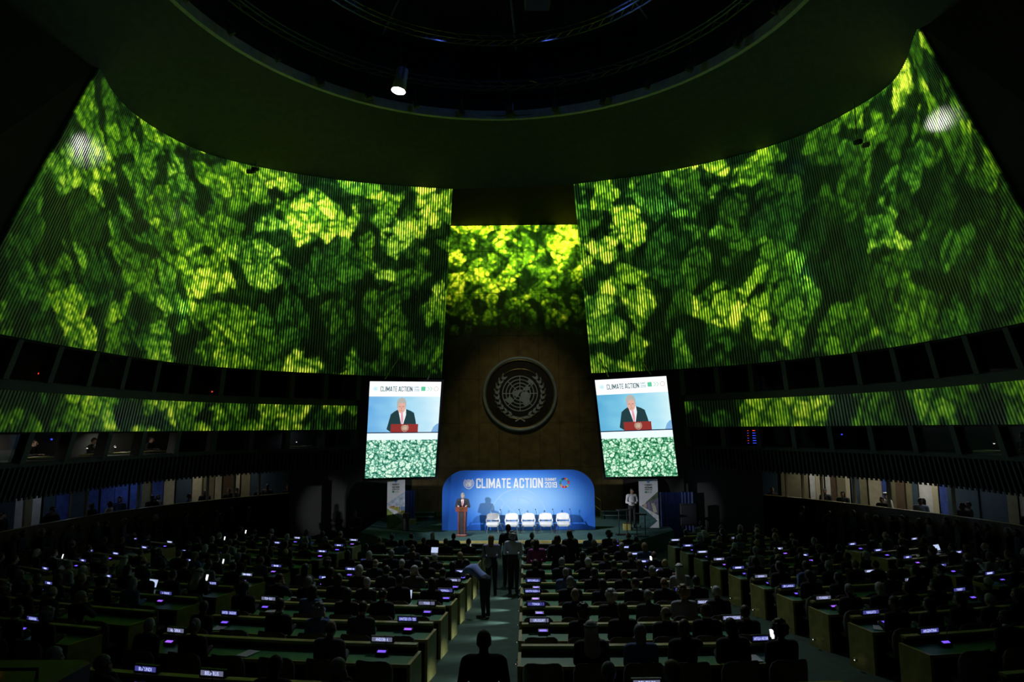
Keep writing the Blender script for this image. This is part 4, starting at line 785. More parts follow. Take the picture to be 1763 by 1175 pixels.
for i, (kw, fem) in enumerate(((dict(),0),(dict(lean=.16,yaw=.1,hands='desk'),0),(dict(lean=.0,yaw=.65,hands='lap'),0),(dict(lean=.1,yaw=-.6,tilt=.08,hands='cheek'),0),(dict(lean=.04,yaw=-.15,pitch=-.2,hands='phone'),1),(dict(lean=.08,yaw=.3,hands='desk'),1))):
    J, hr_ = seatedJ(**kw); SEAT.append(figure(J, 0, hr_, 'one', female=bool(fem), name='person'))
STAND = {}
for nm, kw, fk in (('down',dict(),{}),('front',dict(hands='front',yaw=.35),{}),('woman',dict(hands='front',yaw=-.25),dict(female=True)),('camera',dict(hands='camera'),{}),('talk',dict(hands='front',yaw=-.7),{}),('coat',dict(hands='down',yaw=.2),dict(female=True,coat_to=.38))):
    J, hr_ = standJ(**kw); STAND[nm] = figure(J, 0, hr_, name='person', **fk)
J, hr_ = standJ(lean=.16, pitch=-.42, hands='podium'); J['vox'] = .009; STAND['speaker'] = figure(J, 0, hr_, name='person')
J, hr_ = standJ(lean=1.05, pitch=.35, hands='front'); J['wrL'],J['wrR'],J['elL'],J['elR'] = Vector((-.12,.62,.96)),Vector((.14,.60,.96)),Vector((-.22,.5,1.08)),Vector((.24,.48,1.08)); STAND['bent'] = figure(J, 0, hr_, name='person')
# hair, in head space (face towards +y)
def hair_mesh(kind):
    m = MB()
    def shell(rx, ry, rz, c, keep, nu=28, nv=20):
        q = MB(); q.ell((0,0,0),(1,1,1),nu,nv); vs = []
        for x,y,z in q.v:
            k = 1. if keep(x,y,z) else .78; vs.append((c[0]+x*rx*k, c[1]+y*ry*k, c[2]+z*rz*k))
        m.add(vs, q.f)
    short = lambda x,y,z: z > .42 or (y < .25 and z > -.30) or (y < -.3 and z > -.62)
    if kind == 'short': shell(.084,.106,.112,(0,-.012,.018),short)
    elif kind == 'bald': shell(.082,.103,.106,(0,-.012,.012),lambda x,y,z: y < .1 and -.55 < z < .12)
    elif kind == 'bob': shell(.094,.114,.122,(0,-.016,.014),lambda x,y,z: z > .5 or y < .3); m.ell((0,-.062,-.075),(.088,.062,.10)); return remesh(m,.010,3,.5,'hair',(M['hair'],))
    elif kind == 'long': shell(.092,.112,.120,(0,-.016,.016),lambda x,y,z: z > .5 or y < .28); m.cap((0,-.070,-.04),(0,-.085,-.30),.088,.062,12,.62,(1,0,0)); return remesh(m,.010,3,.5,'hair',(M['hair'],))
    elif kind == 'curly':
        shell(.105,.125,.130,(0,-.02,.02),lambda x,y,z: z > .5 or y < .3); r_ = random.Random(3)
        for k in range(60):
            a, z = r_.uniform(0,2*PI), r_.uniform(-.5,1); s = math.sqrt(1-z*z); x, y = s*math.cos(a), s*math.sin(a)
            if z > .5 or y < .25: m.ell((x*.108,-.02+y*.125,.02+z*.13),(.03,.03,.03),6,4)
        return remesh(m,.010,1,.5,'hair',(M['hair'],))
    elif kind == 'bun': shell(.084,.106,.112,(0,-.012,.018),short); m.ell((0,-.125,.05),(.045,.04,.045))
    elif kind == 'cloth':     # white head cloth with a black cord
        shell(.098,.116,.124,(0,-.014,.014),lambda x,y,z: z > .45 or y < .35); m.cap((0,-.06,-.05),(0,-.09,-.24),.10,.13,12,.55,(1,0,0)); out = remesh(m,.010,3,.5,'head_cloth',(M['hair'],)); return out
    return m.mesh('hair', M['hair'], True)
HAIR = {k:hair_mesh(k) for k in ('short','bald','bob','long','curly','bun','cloth')}
cord = MB(); cord.tube([(.098*math.cos(2*PI*k/20),-.014+.116*math.sin(2*PI*k/20),.062) for k in range(21)], .012, 6, cap=False); CORD = cord.mesh('cord', M['case'], True)
SKINS = [(.55,.36,.28),(.48,.30,.22),(.36,.21,.14),(.22,.12,.08),(.12,.065,.045),(.60,.42,.34)]
HAIRC = {'black-haired':(.012,.010,.009),'dark-haired':(.03,.02,.014),'brown-haired':(.08,.045,.025),'grey-haired':(.30,.31,.33),'white-haired':(.62,.63,.66),'blonde':(.38,.26,.11)}
SUITS = {'black suit':(.012,.012,.014),'dark suit':(.022,.023,.027),'navy suit':(.018,.024,.055),'charcoal suit':(.04,.042,.046),'brown jacket':(.06,.04,.028),'grey jacket':(.13,.135,.145),'blue shirt':(.14,.22,.50),'pale shirt':(.45,.48,.55),'green jacket':(.05,.10,.07),'plum jacket':(.09,.03,.07)}
COLLAR = MB(); COLLAR.lathe([(.074,-.022),(.068,.0),(.064,.016)], 14); COLLARM = COLLAR.mesh('collar', M['paper'], True)
def person(F, loc, rz, skin, hair, hairc, suitc, trouserc=None, scale=1., collar=False):
    p = link('person', F.body, None, loc, rz, scale, skin)
    if F.suit: link('suit', F.suit, p, color=suitc)
    else:
        link('jacket', F.top, p, color=suitc); link('trousers', F.bot, p, color=trouserc or (.015,.016,.02)); link('shoes', F.shoe, p)
    if hair: link('hair' if hair != 'cloth' else 'head_cloth', HAIR[hair], p, mw=F.HM, color=hairc)
    if collar: link('shirt_collar', COLLARM, p, mw=F.CM)
    if hair == 'cloth': link('cord', CORD, p, mw=F.HM)
    return p

# ------------------------------------------------------------------ desks, chairs, delegates
SECT = [  # name, first and last row, inner edge, outer edge (as functions of the distance), aisle side
 ('inner lectern block', 0, 11, lambda d: -1.62+.030*(d-11), lambda d: -6.10+.085*(d-11), 'hi'),
 ('inner handrail block', 0, 11, lambda d: 0.0+.008*(d-11), lambda d: 4.02, 'lo'),
 ('middle lectern block', 0, 12, lambda d: -7.55+.10*(d-11), lambda d: -12.2+.10*(d-16), 'hi'),
 ('middle handrail block', 0, 12, lambda d: 6.15-.05*(d-11), lambda d: 9.9-.04*(d-15), 'lo'),
 ('outer lectern block', 4, 10, lambda d: -13.3+.08*(d-20), lambda d: -16.6, 'hi'),
 ('outer handrail block', 3, 10, lambda d: 11.45-.05*(d-18), lambda d: 15.3, 'lo'),
]
def sweep(P, a0, a1, z0, z1, bottom=True):      # P: points along a desk (x,y,zfloor); a: metres towards the delegates
    m = MB(); n = len(P)
    for i in range(n):
        t = (P[min(i+1,n-1)]-P[max(i-1,0)]); t.z = 0; t.normalize(); nr = Vector((t.y,-t.x,0)); nr = nr if nr.y < 0 else -nr
        for a, z in ((a0,z0),(a1,z0),(a1,z1),(a0,z1)): q = P[i]+nr*a; m.v.append((q.x,q.y,P[i].z+z))
    for i in range(n-1):
        for k in range(4): m.f.append((4*i+k,4*i+(k+1)%4,4*i+4+(k+1)%4,4*i+4+k)); m.mi.append(0)
    m.f += [(3,2,1,0),(4*n-4,4*n-3,4*n-2,4*n-1)]; m.mi += [0,0]; return m
def deskpt(k, x): d = rowd(k,x); return Vector((x,d,fz(d)))
def deskang(x): return math.atan(.04*(x-1))      # the rows curve about the podium
def limits(S, k):
    a = S[3](ROWS[k]); b = S[4](ROWS[k]); lo, hi = min(a,b), max(a,b); a = S[3](rowd(k,a)); b = S[4](rowd(k,b)); return min(a,b), max(a,b)
seats = []; DESK = {}
def RN(k): return ORD[k-1]+' row back' if k else 'nearest row'
STANDERS = [(.45,19.75),(1.05,19.8),(1.5,21.3)]
def wall_x(side, d):
    best = None
    for i in range(120):
        p = wp(side, i*(S_EXT[side])/120, -1.9)
        if best is None or abs(p.y-d) < best[0]: best = (abs(p.y-d), p.x)
    return best[1]
for S in SECT:
    for k in range(S[1], S[2]+1):
        if ROWS[k] is None: continue
        lo, hi = limits(S, k)
        def ok(x): d = rowd(k,x); return d < 27.0 or (abs(x) > 6.4 and d < 28.6)
        if not ok(lo) and not ok(hi): continue
        while not ok(lo): lo += .1
        while not ok(hi): hi -= .1
        dd = rowd(k,(lo+hi)/2); lo = max(lo, wall_x('L', dd)-.85); hi = min(hi, wall_x('R', dd)+.85)
        if hi-lo < 1.5: continue
        P = [deskpt(k, lo+(hi-lo)*i/4) for i in range(5)]
        root = empty('delegate_desk', P[2]); Q = [p-P[2] for p in P]; rowname = RN(k)
        tag(root, 'long wooden desk with green top and pale rail, %s, %s' % (rowname, S[0]), 'desk', 'rows of delegate desks'); DESK[(S[0],k)] = root
        sweep(Q, .0,.045, -.05,LH-.04).build('front_panel', M['wood'], root); sweep(Q, -.01,.10, LH-.04,LH).build('top_rail', M['ash'], root)
        sweep(Q, .046,.60, .715,.75).build('worktop', M['leather'], root); sweep(Q, .60,.625, .705,.753).build('worktop_edge', M['ash'], root)
        for e, f in ((0,1),(4,3)):
            t = (Q[e]-Q[f]).normalized(); sweep([Q[e],Q[e]+t*.05], -.01,.625, -.06,.756).build('end_panel', M['ash'], root)
        n = int((hi-lo-.04)/.64); xs_ = [lo+(hi-lo)*(i+.5)/n for i in range(n)]
        for i, x in enumerate(xs_):
            a_ = deskang(x); xs2 = x+.83*math.sin(a_); d = rowd(k,x)-.83*math.cos(a_); num = (i if S[5] == 'lo' else n-1-i); seats.append((d, xs2, S[0], k, num, n))
SIGNS = [(0,-5.02,'BURUNDI'),(0,-4.03,'BELARUS'),(0,1.53,'BELGIUM'),(2,-8.94,'ALBANIA'),(2,-5.83,'ALGERIA'),(2,-2.18,'ANDORRA'),(2,3.75,'ANTIGUA AND BARBUDA'),(2,6.60,'ARGENTINA'),(3,-5.52,'UNITED KINGDOM'),(3,-2.03,'UNITED STATES'),(3,.32,'URUGUAY'),(3,3.75,'UZBEKISTAN'),(3,6.43,'VANUATU'),(4,-11.63,''),(4,-7.91,'UKRAINE'),(4,-5.33,'TUVALU'),(4,-1.9,'TOGO'),(4,.3,'TONGA'),(4,3.7,'TRINIDAD AND TOBAGO'),(4,6.23,'TUNISIA'),(4,9.6,'TURKEY'),(5,-13.45,''),(5,-10.92,''),(5,-7.55,'TIMOR-LESTE'),(5,-1.62,'SOMALIA'),(5,.24,'SOUTH SUDAN'),(5,3.61,'SPAIN'),(5,6.08,'SRI LANKA'),(5,9.37,''),(5,11.93,''),(6,-13.4,''),(6,-7.25,''),(6,-5.0,''),(6,-1.64,'SAMOA'),(6,.31,'SEYCHELLES'),(6,5.98,'SERBIA'),(6,9.15,''),(6,11.42,''),(7,-14.6,''),(7,-13.2,''),(7,-10.01,''),(7,-7.0,''),(7,-4.7,''),(7,-1.53,''),(7,3.63,''),(7,5.83,''),(7,11.5,''),(7,13.65,''),(8,-11.44,''),(8,-9.6,''),(8,-4.62,''),(8,3.57,''),(8,5.69,''),(8,8.65,''),(8,11.3,''),(9,-15.0,''),(9,-10.95,''),(9,-6.51,''),(9,3.57,''),(9,5.62,''),(9,8.45,''),(9,11.2,''),(9,14.24,''),(10,-8.88,''),(10,-6.28,''),(10,3.53,''),(10,5.52,''),(10,8.24,''),(11,3.35,''),(11,-6.03,''),(11,5.4,''),(11,7.99,''),(11,-8.6,''),(8,-13.0,''),(9,-13.0,'')]
# delegate chair
def delegate_chair():
    m = MB(); m.lathe([(.25,0),(.25,.02),(.05,.05),(.04,.31),(.12,.335)], 12); me_base = m.mesh('delegate_chair', M['case'], True)
    m = MB(); n = 15; vs = []
    for z, r, f in ((.38,.28,.70),(.58,.30,.70),(.74,.305,.68),(.83,.30,.60),(.88,.295,.46),(.90,.29,.26)):
        for i in range(n): a = (i/(n-1)-.5)*2*1.75*f; vs.append((r*math.sin(a)*1.02, -r*math.cos(a)*1.0, z))
    fs = [(j*n+i,j*n+i+1,(j+1)*n+i+1,(j+1)*n+i) for j in range(5) for i in range(n-1)]; k = len(vs)
    inn = [(x*.88,y*.88,z-(.01 if z > .85 else 0)) for x,y,z in vs]; edge = [i for i in range(n)]; 
    bd_ = [(i,i+1) for i in range(n-1)]+[(j*n+n-1,(j+1)*n+n-1) for j in range(5)]+[(5*n+i+1,5*n+i) for i in range(n-1)]+[((j+1)*n,j*n) for j in range(5)]
    m.add(vs+inn, [f[::-1] for f in fs]+[tuple(q+k for q in f) for f in fs]+[(a,b,b+k,a+k) for a,b in bd_]); me_back = m.mesh('backrest', M['chair'], True)
    m = MB(); m.lathe([(.16,.335),(.23,.345),(.25,.37),(.23,.40),(.12,.405)], 16, (0,.02,0)); me_seat = m.mesh('seat', M['chair'], True)
    return me_base, me_back, me_seat
CHB, CHK, CHS = delegate_chair()
seats.sort(key=lambda s: (s[0]**2+s[1]**2))
def inview(x, d): return abs(x/d) < .80
seats = [s for s in seats if inview(s[1], s[0])]
PARAPET = [(wp(sd,s,-1.9)-wn(sd,s,-1.9)*1.95).to_2d() for sd, ss in (('L',[2.75+.19*i for i in range(17)]),('R',[2.95+.235*i for i in range(17)])) for s in ss]
crowd = []; extra_chairs = []; npeople = nchairs = 0
r2 = random.Random(21)
def ordn(i): return ORD[i] if i < len(ORD) else 'last'
hk = list(HAIRC); 
for d, x, blk, k, num, n in seats:
    z = fz(d); a = deskang(x-.3 if x > 5 else x); r = r2.random(); occ = r < (.94 if k > 1 else .85)
    if d < 9.5 and abs(x+.6) < .9: occ = False
    if abs(x) > 9 and any(Vector((x,d,0)).to_2d().__sub__(q_).length < .62 for q_ in PARAPET): continue
    if any(abs(x-sx_) < .5 and abs(d-sd_) < .7 for sx_, sd_ in STANDERS): continue
    for k2, x2, t2 in SIGNS:
        if k2 == k and t2 and abs(x-x2*(d/(d+.8))) < .25: occ = False
    where = '%s seat from aisle, %s, %s' % (ordn(num), RN(k), blk)
    hname = r2.choices(hk, [22,30,12,20,9,5])[0]; hs = r2.choices(['short','bald','bob','long','curly','bun'], [52,12,10,14,5,5])[0]
    if hname in ('grey-haired','white-haired') and hs == 'long': hs = 'bob'
    sname = r2.choices(list(SUITS), [20,26,18,14,4,6,5,4,2,2])[0]; skin = r2.choice(SKINS); vi = r2.choices(range(6), [26,18,16,14,10,16])[0]; sc_ = r2.uniform(.94,1.02); jit = r2.uniform(-.02,.02); da = r2.uniform(-.07,.07)
    if hs in ('bob','long','bun') and vi < 4 and r2.random() < .6: vi = 5
    if hs == 'short' and hname in ('white-haired','black-haired') and r2.random() < .05: hs = 'cloth'
    # the few the photograph shows plainly
    if blk == 'inner handrail block' and k == 6 and num == n-1: hs, hname, sname, occ = 'cloth', 'white-haired', 'pale shirt', True
    if blk == 'inner lectern block' and k == 6 and num == 1: hs, hname, sname, occ, vi = 'short', 'white-haired', 'grey jacket', True, 3
    if blk == 'inner lectern block' and k == 7 and num in (2,3): hs, hname, occ = ('short','bald')[num-2], 'white-haired', True
    if blk == 'inner lectern block' and k == 4 and num == 3: sname, occ = 'blue shirt', True
    if blk == 'inner lectern block' and k == 4 and num == 0: occ = False
    if nchairs < 300:
        nchairs += 1; c = link('delegate_chair', CHB, None, (x+jit,d-.02,z), a+da); link('backrest', CHK, c); link('seat', CHS, c)
        tag(c, ('occupied' if occ else 'empty')+' taupe shell armchair, '+where, 'chair', 'delegate armchairs')
    else: extra_chairs.append((x+jit, d-.02, z, a+da))
    if not occ: continue
    if npeople < 300:
        npeople += 1; p = person(SEAT[vi], (x+jit,d+.01,z+.002), a+da, skin, hs, (.70,.72,.76) if hs == 'cloth' else HAIRC[hname], SUITS[sname], scale=sc_, collar=(hs in ('short','bald') and 'suit' in sname and r2.random() < .6))
        hl_ = {'cloth':'white head-cloth','bald':'balding '+hname,'bob':hname+' bobbed','long':'long-haired','curly':'curly '+hname,'bun':hname}.get(hs, hname)
        tag(p, '%s person in %s, %s' % (hname if hs != 'cloth' else 'white-scarved', sname, where), 'person', 'seated delegates')
    else: crowd.append((vi, x+jit, d, z, a+da, hs if hs != 'cloth' else 'short', skin, HAIRC[hname], SUITS[sname], sc_))
# those beyond the nearest three hundred: one crowd of the same figures, coarser
def coarse(me, ratio):
    o = bpy.data.objects.new('tmp', me); C.objects.link(o); dm = o.modifiers.new('d','DECIMATE'); dm.ratio = ratio
    out = bpy.data.meshes.new_from_object(o.evaluated_get(bpy.context.evaluated_depsgraph_get())); bpy.data.objects.remove(o)
    r = ([v.co.copy() for v in out.vertices], [tuple(p.vertices) for p in out.polygons]); bpy.data.meshes.remove(out); return r
if crowd:
    cb = {i:coarse(SEAT[i].body,.12) for i in range(6)}; cs = {i:coarse(SEAT[i].suit,.15) for i in range(6)}; chh = {h:coarse(HAIR[h],.3) for h in HAIR}
    pal = {}; mats_ = []
    def pm(kind, col):
        key_ = (kind,)+tuple(col)
        if key_ not in pal: pal[key_] = len(mats_); mats_.append(mat('crowd_'+kind, col, .7, var=.1))
        return pal[key_]
    m = MB()
    for vi, x, d, z, a, hs, skin, hc, sc2, s_ in crowd:
        T = Matrix.Translation((x,d,z-.015)) @ Matrix.Rotation(a,4,'Z') @ Matrix.Scale(s_,4)
        for (vs, fs), mi in ((cb[vi],pm('skin',skin)),(cs[vi],pm('suit',sc2))): m.add([T @ v for v in vs], fs, mi)
        T2 = T @ SEAT[vi].HM; vs, fs = chh[hs]; m.add([T2 @ v for v in vs], fs, pm('hair',hc))
    o = m.build('seated_crowd', mats_, smooth=True); tag(o, 'far rows of seated delegates in dark clothes before the stage and booths', 'people', kind='stuff')
if extra_chairs:
    m = MB()
    for x, d, z, a in extra_chairs:
        T = Matrix.Translation((x,d,z)) @ Matrix.Rotation(a,4,'Z')
        for me, mi in ((CHB,0),(CHK,1),(CHS,1)): m.add([T @ v.co for v in me.vertices], [tuple(p.vertices) for p in me.polygons], mi)
    o = m.build('far_armchairs', [M['case'],M['chair']], smooth=True); tag(o, 'far rows of taupe armchairs under the seated crowd', 'chairs', kind='stuff')

# ------------------------------------------------------------------ nameplates and desk consoles
rs = random.Random(5)
def endn(x, k, blk):
    S = [s for s in SECT if s[0] == blk][0]; lo, hi = limits(S, k); t = (x-lo)/(hi-lo); t = 1-t if S[5] == 'hi' else t
    return 'aisle end' if t < .35 else ('far end' if t > .65 else 'middle of desk')
def blk_of(x, k):
    for S in SECT:
        if S[1] <= k <= S[2]:
            lo, hi = limits(S, k)
            if lo-.3 <= x <= hi+.3: return S[0], max(lo+.22, min(hi-.22, x))
    return None, x
caseM = MB().bbox(-.19,.19,-.03,.03,0,.10,.006).mesh('nameplate', M['case']); dispM = MB().add([(-.165,0,-.032),(.165,0,-.032),(.165,0,.032),(-.165,0,.032)],[(0,1,2,3)])
dA, dB = dispM.mesh('display', M['sign']), dispM.mesh('display', M['signl'])
conM = MB(); conM.add([(-.085,-.05,0),(.085,-.05,0),(.085,.05,0),(-.085,.05,0),(-.085,-.035,.045),(.085,-.035,.045),(.085,.05,.075),(-.085,.05,.075)],[(0,3,2,1),(4,5,6,7),(0,1,5,4),(1,2,6,5),(2,3,7,6),(3,0,4,7)]); conM.tube([(.06,.03,.06),(.06,.02,.24),(.05,-.03,.30)],.006,5); conMe = conM.mesh('desk_console', M['case'])
pdM = MB().add([(-.065,-.032,.050),(.065,-.032,.050),(.065,.018,.068),(-.065,.018,.068)],[(0,1,2,3)]); pA, pB = pdM.mesh('console_screen', M['purple']), pdM.mesh('console_screen', M['purple2'])
for i, (k, x, txt_) in enumerate(SIGNS):
    blk, x = blk_of(x, k)
    if blk is None: continue
    p = deskpt(k, x); a = deskang(x); rowname = RN(k)
    s = link('nameplate', caseM, None, (p.x,p.y-.045*math.cos(a),p.z+LH+.008), a)
    T = Matrix.Translation((0,-.0325,.052)); link('display', dA if rs.random() < .7 else dB, s, mw=T)
    mm = MB()
    if txt_:
        vs, fs = text2d(txt_, .0); wd = min(.30, .026*len(txt_)+.02); mm.add([((u-.5)*wd,-.0345,.028+v*.046) for u,v in vs], fs)
        tag(s, 'lit blue desk nameplate reading %s on the ledge' % txt_, 'sign', 'lit country nameplates')
    else:
        nl = rs.randint(5,9); wd = .026*nl
        for q in range(nl): x0 = -wd/2+wd*q/nl; mm.add([(x0,-.0345,.03),(x0+wd/nl*.72,-.0345,.03),(x0+wd/nl*.72,-.0345,.072),(x0,-.0345,.072)],[(0,1,2,3)])
        tag(s, 'small lit nameplate with blurred lettering, %s, %s, %s' % (endn(x,k,blk), rowname, blk), 'sign', 'lit country nameplates')
    mm.build('lettering', M['letters'], s)
    c = link('desk_console', conMe, None, (p.x+.07+.30*math.sin(a),p.y-.26,p.z+.762), a); link('console_screen', pA if rs.random() < .6 else pB, c)
    tag(c, 'purple-lit desk console below the %s' % (('nameplate '+txt_) if txt_ else 'blurred nameplate, %s, %s, %s' % (endn(x,k,blk), rowname, blk)), 'console', 'purple-lit desk consoles')

# papers, phones and laptops on the desks and in hands
rp = random.Random(9); cnt = 0
paperM = MB().box(-.105,.105,-.148,.148,0,.004).mesh('paper_sheet', M['paper']); 
for S in SECT[:4]:
    for k in range(2,10):
        for q in range(1):
            if rp.random() < .3: continue
            lo, hi = limits(S,k); x = rp.uniform(lo+.3, hi-.3); p = deskpt(k,x); cnt += 1
            o = link('paper_sheet', paperM, None, (p.x,p.y-.42,p.z+.762), rp.uniform(-.5,.5)); tag(o, 'loose white paper sheet on green desk top, %s, %s' % (RN(k), S[0]), 'paper', 'papers on the desks')
def laptop(loc, rz, label, tilt=1.9):
    t = empty('laptop', loc, rz); MB().bbox(-.16,.16,-.11,.11,0,.016,.004).build('keyboard_base', M['case'], t)
    c_, s_ = math.cos(tilt-PI/2), math.sin(tilt-PI/2); l = MB(); l.add([(-.16,.11,.016),(.16,.11,.016),(.16,.11+.21*s_,.016+.21*c_),(-.16,.11+.21*s_,.016+.21*c_)],[(0,1,2,3)]); l.add([(-.16,.12,.016),(.16,.12,.016),(.16,.12+.21*s_,.016+.21*c_),(-.16,.12+.21*s_,.016+.21*c_)],[(3,2,1,0)]); l.build('lid', M['case'], t)
    d = MB().add([(-.145,.108+.02*s_,.016+.02*c_),(.145,.108+.02*s_,.016+.02*c_),(.145,.108+.2*s_,.016+.2*c_),(-.145,.108+.2*s_,.016+.2*c_)],[(0,1,2,3)]); d.build('screen', lit('laptop_screen',(.55,.66,.95),.9), t); tag(t, label, 'laptop'); return t
for k, x, lab in ((5,-9.3,'open laptop with pale screen on a desk, fifth row, middle lectern block'),(10,-2.9,'open laptop with bright screen near the lectern, inner lectern block'),(8,14.0,'open laptop with pale blue screen, outer handrail block'),(5,-2.6,'open laptop before the white-haired person, inner lectern block')):
    p = deskpt(k,x); laptop((p.x,p.y-.36,p.z+.762), deskang(x), lab)
phM = MB().bbox(-.037,.037,-.004,.004,0,.15,.003).mesh('phone', M['case']); phS = MB().add([(-.033,-.0045,.006),(.033,-.0045,.006),(.033,-.0045,.142),(-.033,-.0045,.142)],[(0,1,2,3)]).mesh('phone_screen', lit('phone_screen',(.85,.92,1.),1.3))
nph = 0
for p in [o for o in list(bpy.data.objects) if o.get('group') == 'seated delegates' and o.data == SEAT[4].body]:
    if rp.random() < .72: continue
    T = p.matrix_basis @ Matrix.Translation((0,.30,1.02)) @ Matrix.Rotation(-.25,4,'X'); o = bpy.data.objects.new('phone', phM); C.objects.link(o); o.matrix_world = T; l = link('phone_screen', phS, o); nph += 1
    tag(o, 'glowing phone held up, '+p['label'].split(', ',1)[1], 'phone', 'phones held by delegates')

# aisle step lights on the desk ends
slM = MB().bbox(-.02,.02,-.05,.05,-.02,.03,.006).mesh('aisle_light', M['chrome']); slL = MB().ell((0,0,-.005),(.024,.04,.016),8,6).mesh('lamp', M['step'])
for bi, (S, k0) in enumerate(((SECT[2],1),(SECT[3],1))):
    for k in range(k0+1, 9):
        lo, hi = limits(S,k); x = hi+.06 if S[5] == 'hi' else lo-.06; p = deskpt(k, hi if S[5] == 'hi' else lo); t = link('aisle_light', slM, None, (x+(.03 if S[5]=='hi' else -.03),p.y-.3,p.z+.2)); link('lamp', slL, t); tag(t, 'small bright step light on desk end, %s, %s' % (RN(k), S[0]), 'lamp', 'aisle step lights')
for k in range(2, 9):  # centre-aisle lamps and beams added to lay light patches on the carpet
    lo, hi = limits(SECT[1],k); p = deskpt(k, lo); t = link('aisle_light', slM, None, (lo-.09,p.y-.35,p.z+.30)); link('lamp', slL, t); tag(t, 'added step light on desk end by centre aisle, %s' % RN(k), 'lamp', 'aisle step lights')
    area('step_beam', (lo-.13,p.y-.35,p.z+.29), (lo-.9,p.y-.38,p.z+.0), 1.1, .05,.16, (.75,.95,1), 50)

# ------------------------------------------------------------------ people standing
def stand(kind, x, y, z, rz, skin, hair, hairc, jc, tc, label, scale=1.):
    p = person(STAND[kind], (x,y,z), rz, SKINS[skin], hair, HAIRC.get(hairc), jc, tc, scale); tag(p, label, 'person'); return p
blk_, wht = (.012,.012,.014), (.55,.58,.66)
sp_ = stand('speaker', px+.0, py+.53, STZ, PI, 5, 'short', 'grey-haired', (.03,.034,.045), (.025,.028,.04), 'grey-haired speaker in dark suit and pink tie at the reddish lectern')
shirt = MB(); shirt.add([(-.055,.128,1.41),(.055,.128,1.41),(.03,.185,1.20),(.0,.205,1.10),(-.03,.185,1.20)],[(0,1,2,3,4)]); 
Rl = Matrix.Translation((0,0,.92)) @ Matrix.Rotation(-.16,4,'X') @ Matrix.Translation((0,0,-.92))
sh = MB().add([(-.06,.10,1.46),(.06,.10,1.46),(.05,.135,1.36),(.03,.15,1.22),(0,.150,1.12),(-.03,.15,1.22),(-.05,.135,1.36)],[(0,1,2,3,4,5,6)]); sh.v = [tuple(Rl @ Vector(p)) for p in sh.v]; sh.build('shirt_front', M['paper'], sp_)
ti = MB().add([(-.018,.118,1.44),(.018,.118,1.44),(.022,.158,1.25),(0,.162,1.14),(-.022,.158,1.25)],[(0,1,2,3,4)]); ti.v = [tuple(Rl @ Vector(p)) for p in ti.v]; ti.build('tie', mat('pink_tie',(.65,.16,.22),.6), sp_)
F = lambda d: fz(d)
wo = stand('woman', -.85, 20.6, F(20.6), .1, 5, 'long', 'blonde', (.52,.46,.70), (.02,.03,.06), 'long-haired blonde woman in lilac top standing in the centre aisle', .99)
bp_ = empty('backpack', (-.95,20.40,F(20.4)+.82)); MB().ell((0,0,.13),(.11,.055,.15),12,10).build('bag', mat('grey_bag',(.35,.36,.42),.7), bp_, True); MB().tube([(-.05,.02,.26),(-.10,.06,.50),(-.12,.10,.60)],.012,6).build('strap', M['case'], bp_); tag(bp_, 'pale grey bag hanging on the back of the blonde woman', 'bag')
stand('woman', -.22, 20.9, F(20.9), -.2, 2, 'curly', 'grey-haired', (.62,.68,.76), (.05,.045,.04), 'grey curly-haired person in white top standing in the centre aisle', 1.02)
stand('down', -.38, 22.1, F(22.1), .1, 2, 'short', 'black-haired', (.02,.025,.045), (.012,.012,.016), 'tall man in dark navy suit behind the curly-haired person in the aisle', 1.08)
stand('woman', .45, 19.75, F(19.75), .3, 2, 'bob', 'dark-haired', (.38,.07,.30), (.02,.02,.03), 'dark-haired woman in magenta jacket standing beside the centre aisle', .97)
stand('talk', 1.05, 19.8, F(19.8), -.2, 3, 'short', 'black-haired', (.018,.02,.03), blk_, 'dark-suited man standing just beside the woman in magenta', 1.03)
stand('down', 1.5, 21.3, F(21.3), .4, 3, 'short', 'black-haired', blk_, blk_, 'man in black suit standing between front rows beyond the magenta jacket', 1.02)
stand('bent', -.88, 17.6, F(17.6), 1.0, 4, 'short', 'black-haired', (.24,.34,.72), (.02,.025,.05), 'man in light blue shirt bending over a desk beside the aisle', 1.)
stand('down', -.42, 8.0, F(8.0), 0., 3, 'short', 'black-haired', blk_, blk_, 'dark silhouette of a man standing in the near end of the aisle', 1.0)
stand('front', 4.95, 30.9, STZ, PI+.2, 3, 'short', 'black-haired', (.55,.56,.62), blk_, 'person in white shirt with lanyard standing beside the people banner', 1.0)
stand('front', -6.9, 29.2, F(29.2), PI-.3, 4, 'short', 'black-haired', blk_, blk_, 'guard in black standing in the dark near the turbine banner', 1.03)
# seated pair at a low panel by the monitor
dk_ = empty('side_desk', (7.3,27.9,F(27.9))); MB().bbox(-.7,.7,-.04,.04,0,.95,.02).build('front_panel', M['chair'], dk_); MB().bbox(-.7,.7,-.04,.5,.72,.76,.01).build('desk_top', M['wood'], dk_); tag(dk_, 'beige-fronted side desk below the black monitor cabinet', 'desk')
p = person(SEAT[1], (7.35,28.75,F(28.75)), PI, SKINS[4], 'short', HAIRC['black-haired'], (.35,.36,.4)); tag(p, 'dark-skinned person in pale shirt seated behind the beige-fronted side desk', 'person')
sc_ = link('delegate_chair', CHB, None, (7.35,28.85,F(28.8)), PI); link('backrest', CHK, sc_); link('seat', CHS, sc_); tag(sc_, 'taupe armchair behind the beige-fronted side desk', 'chair')

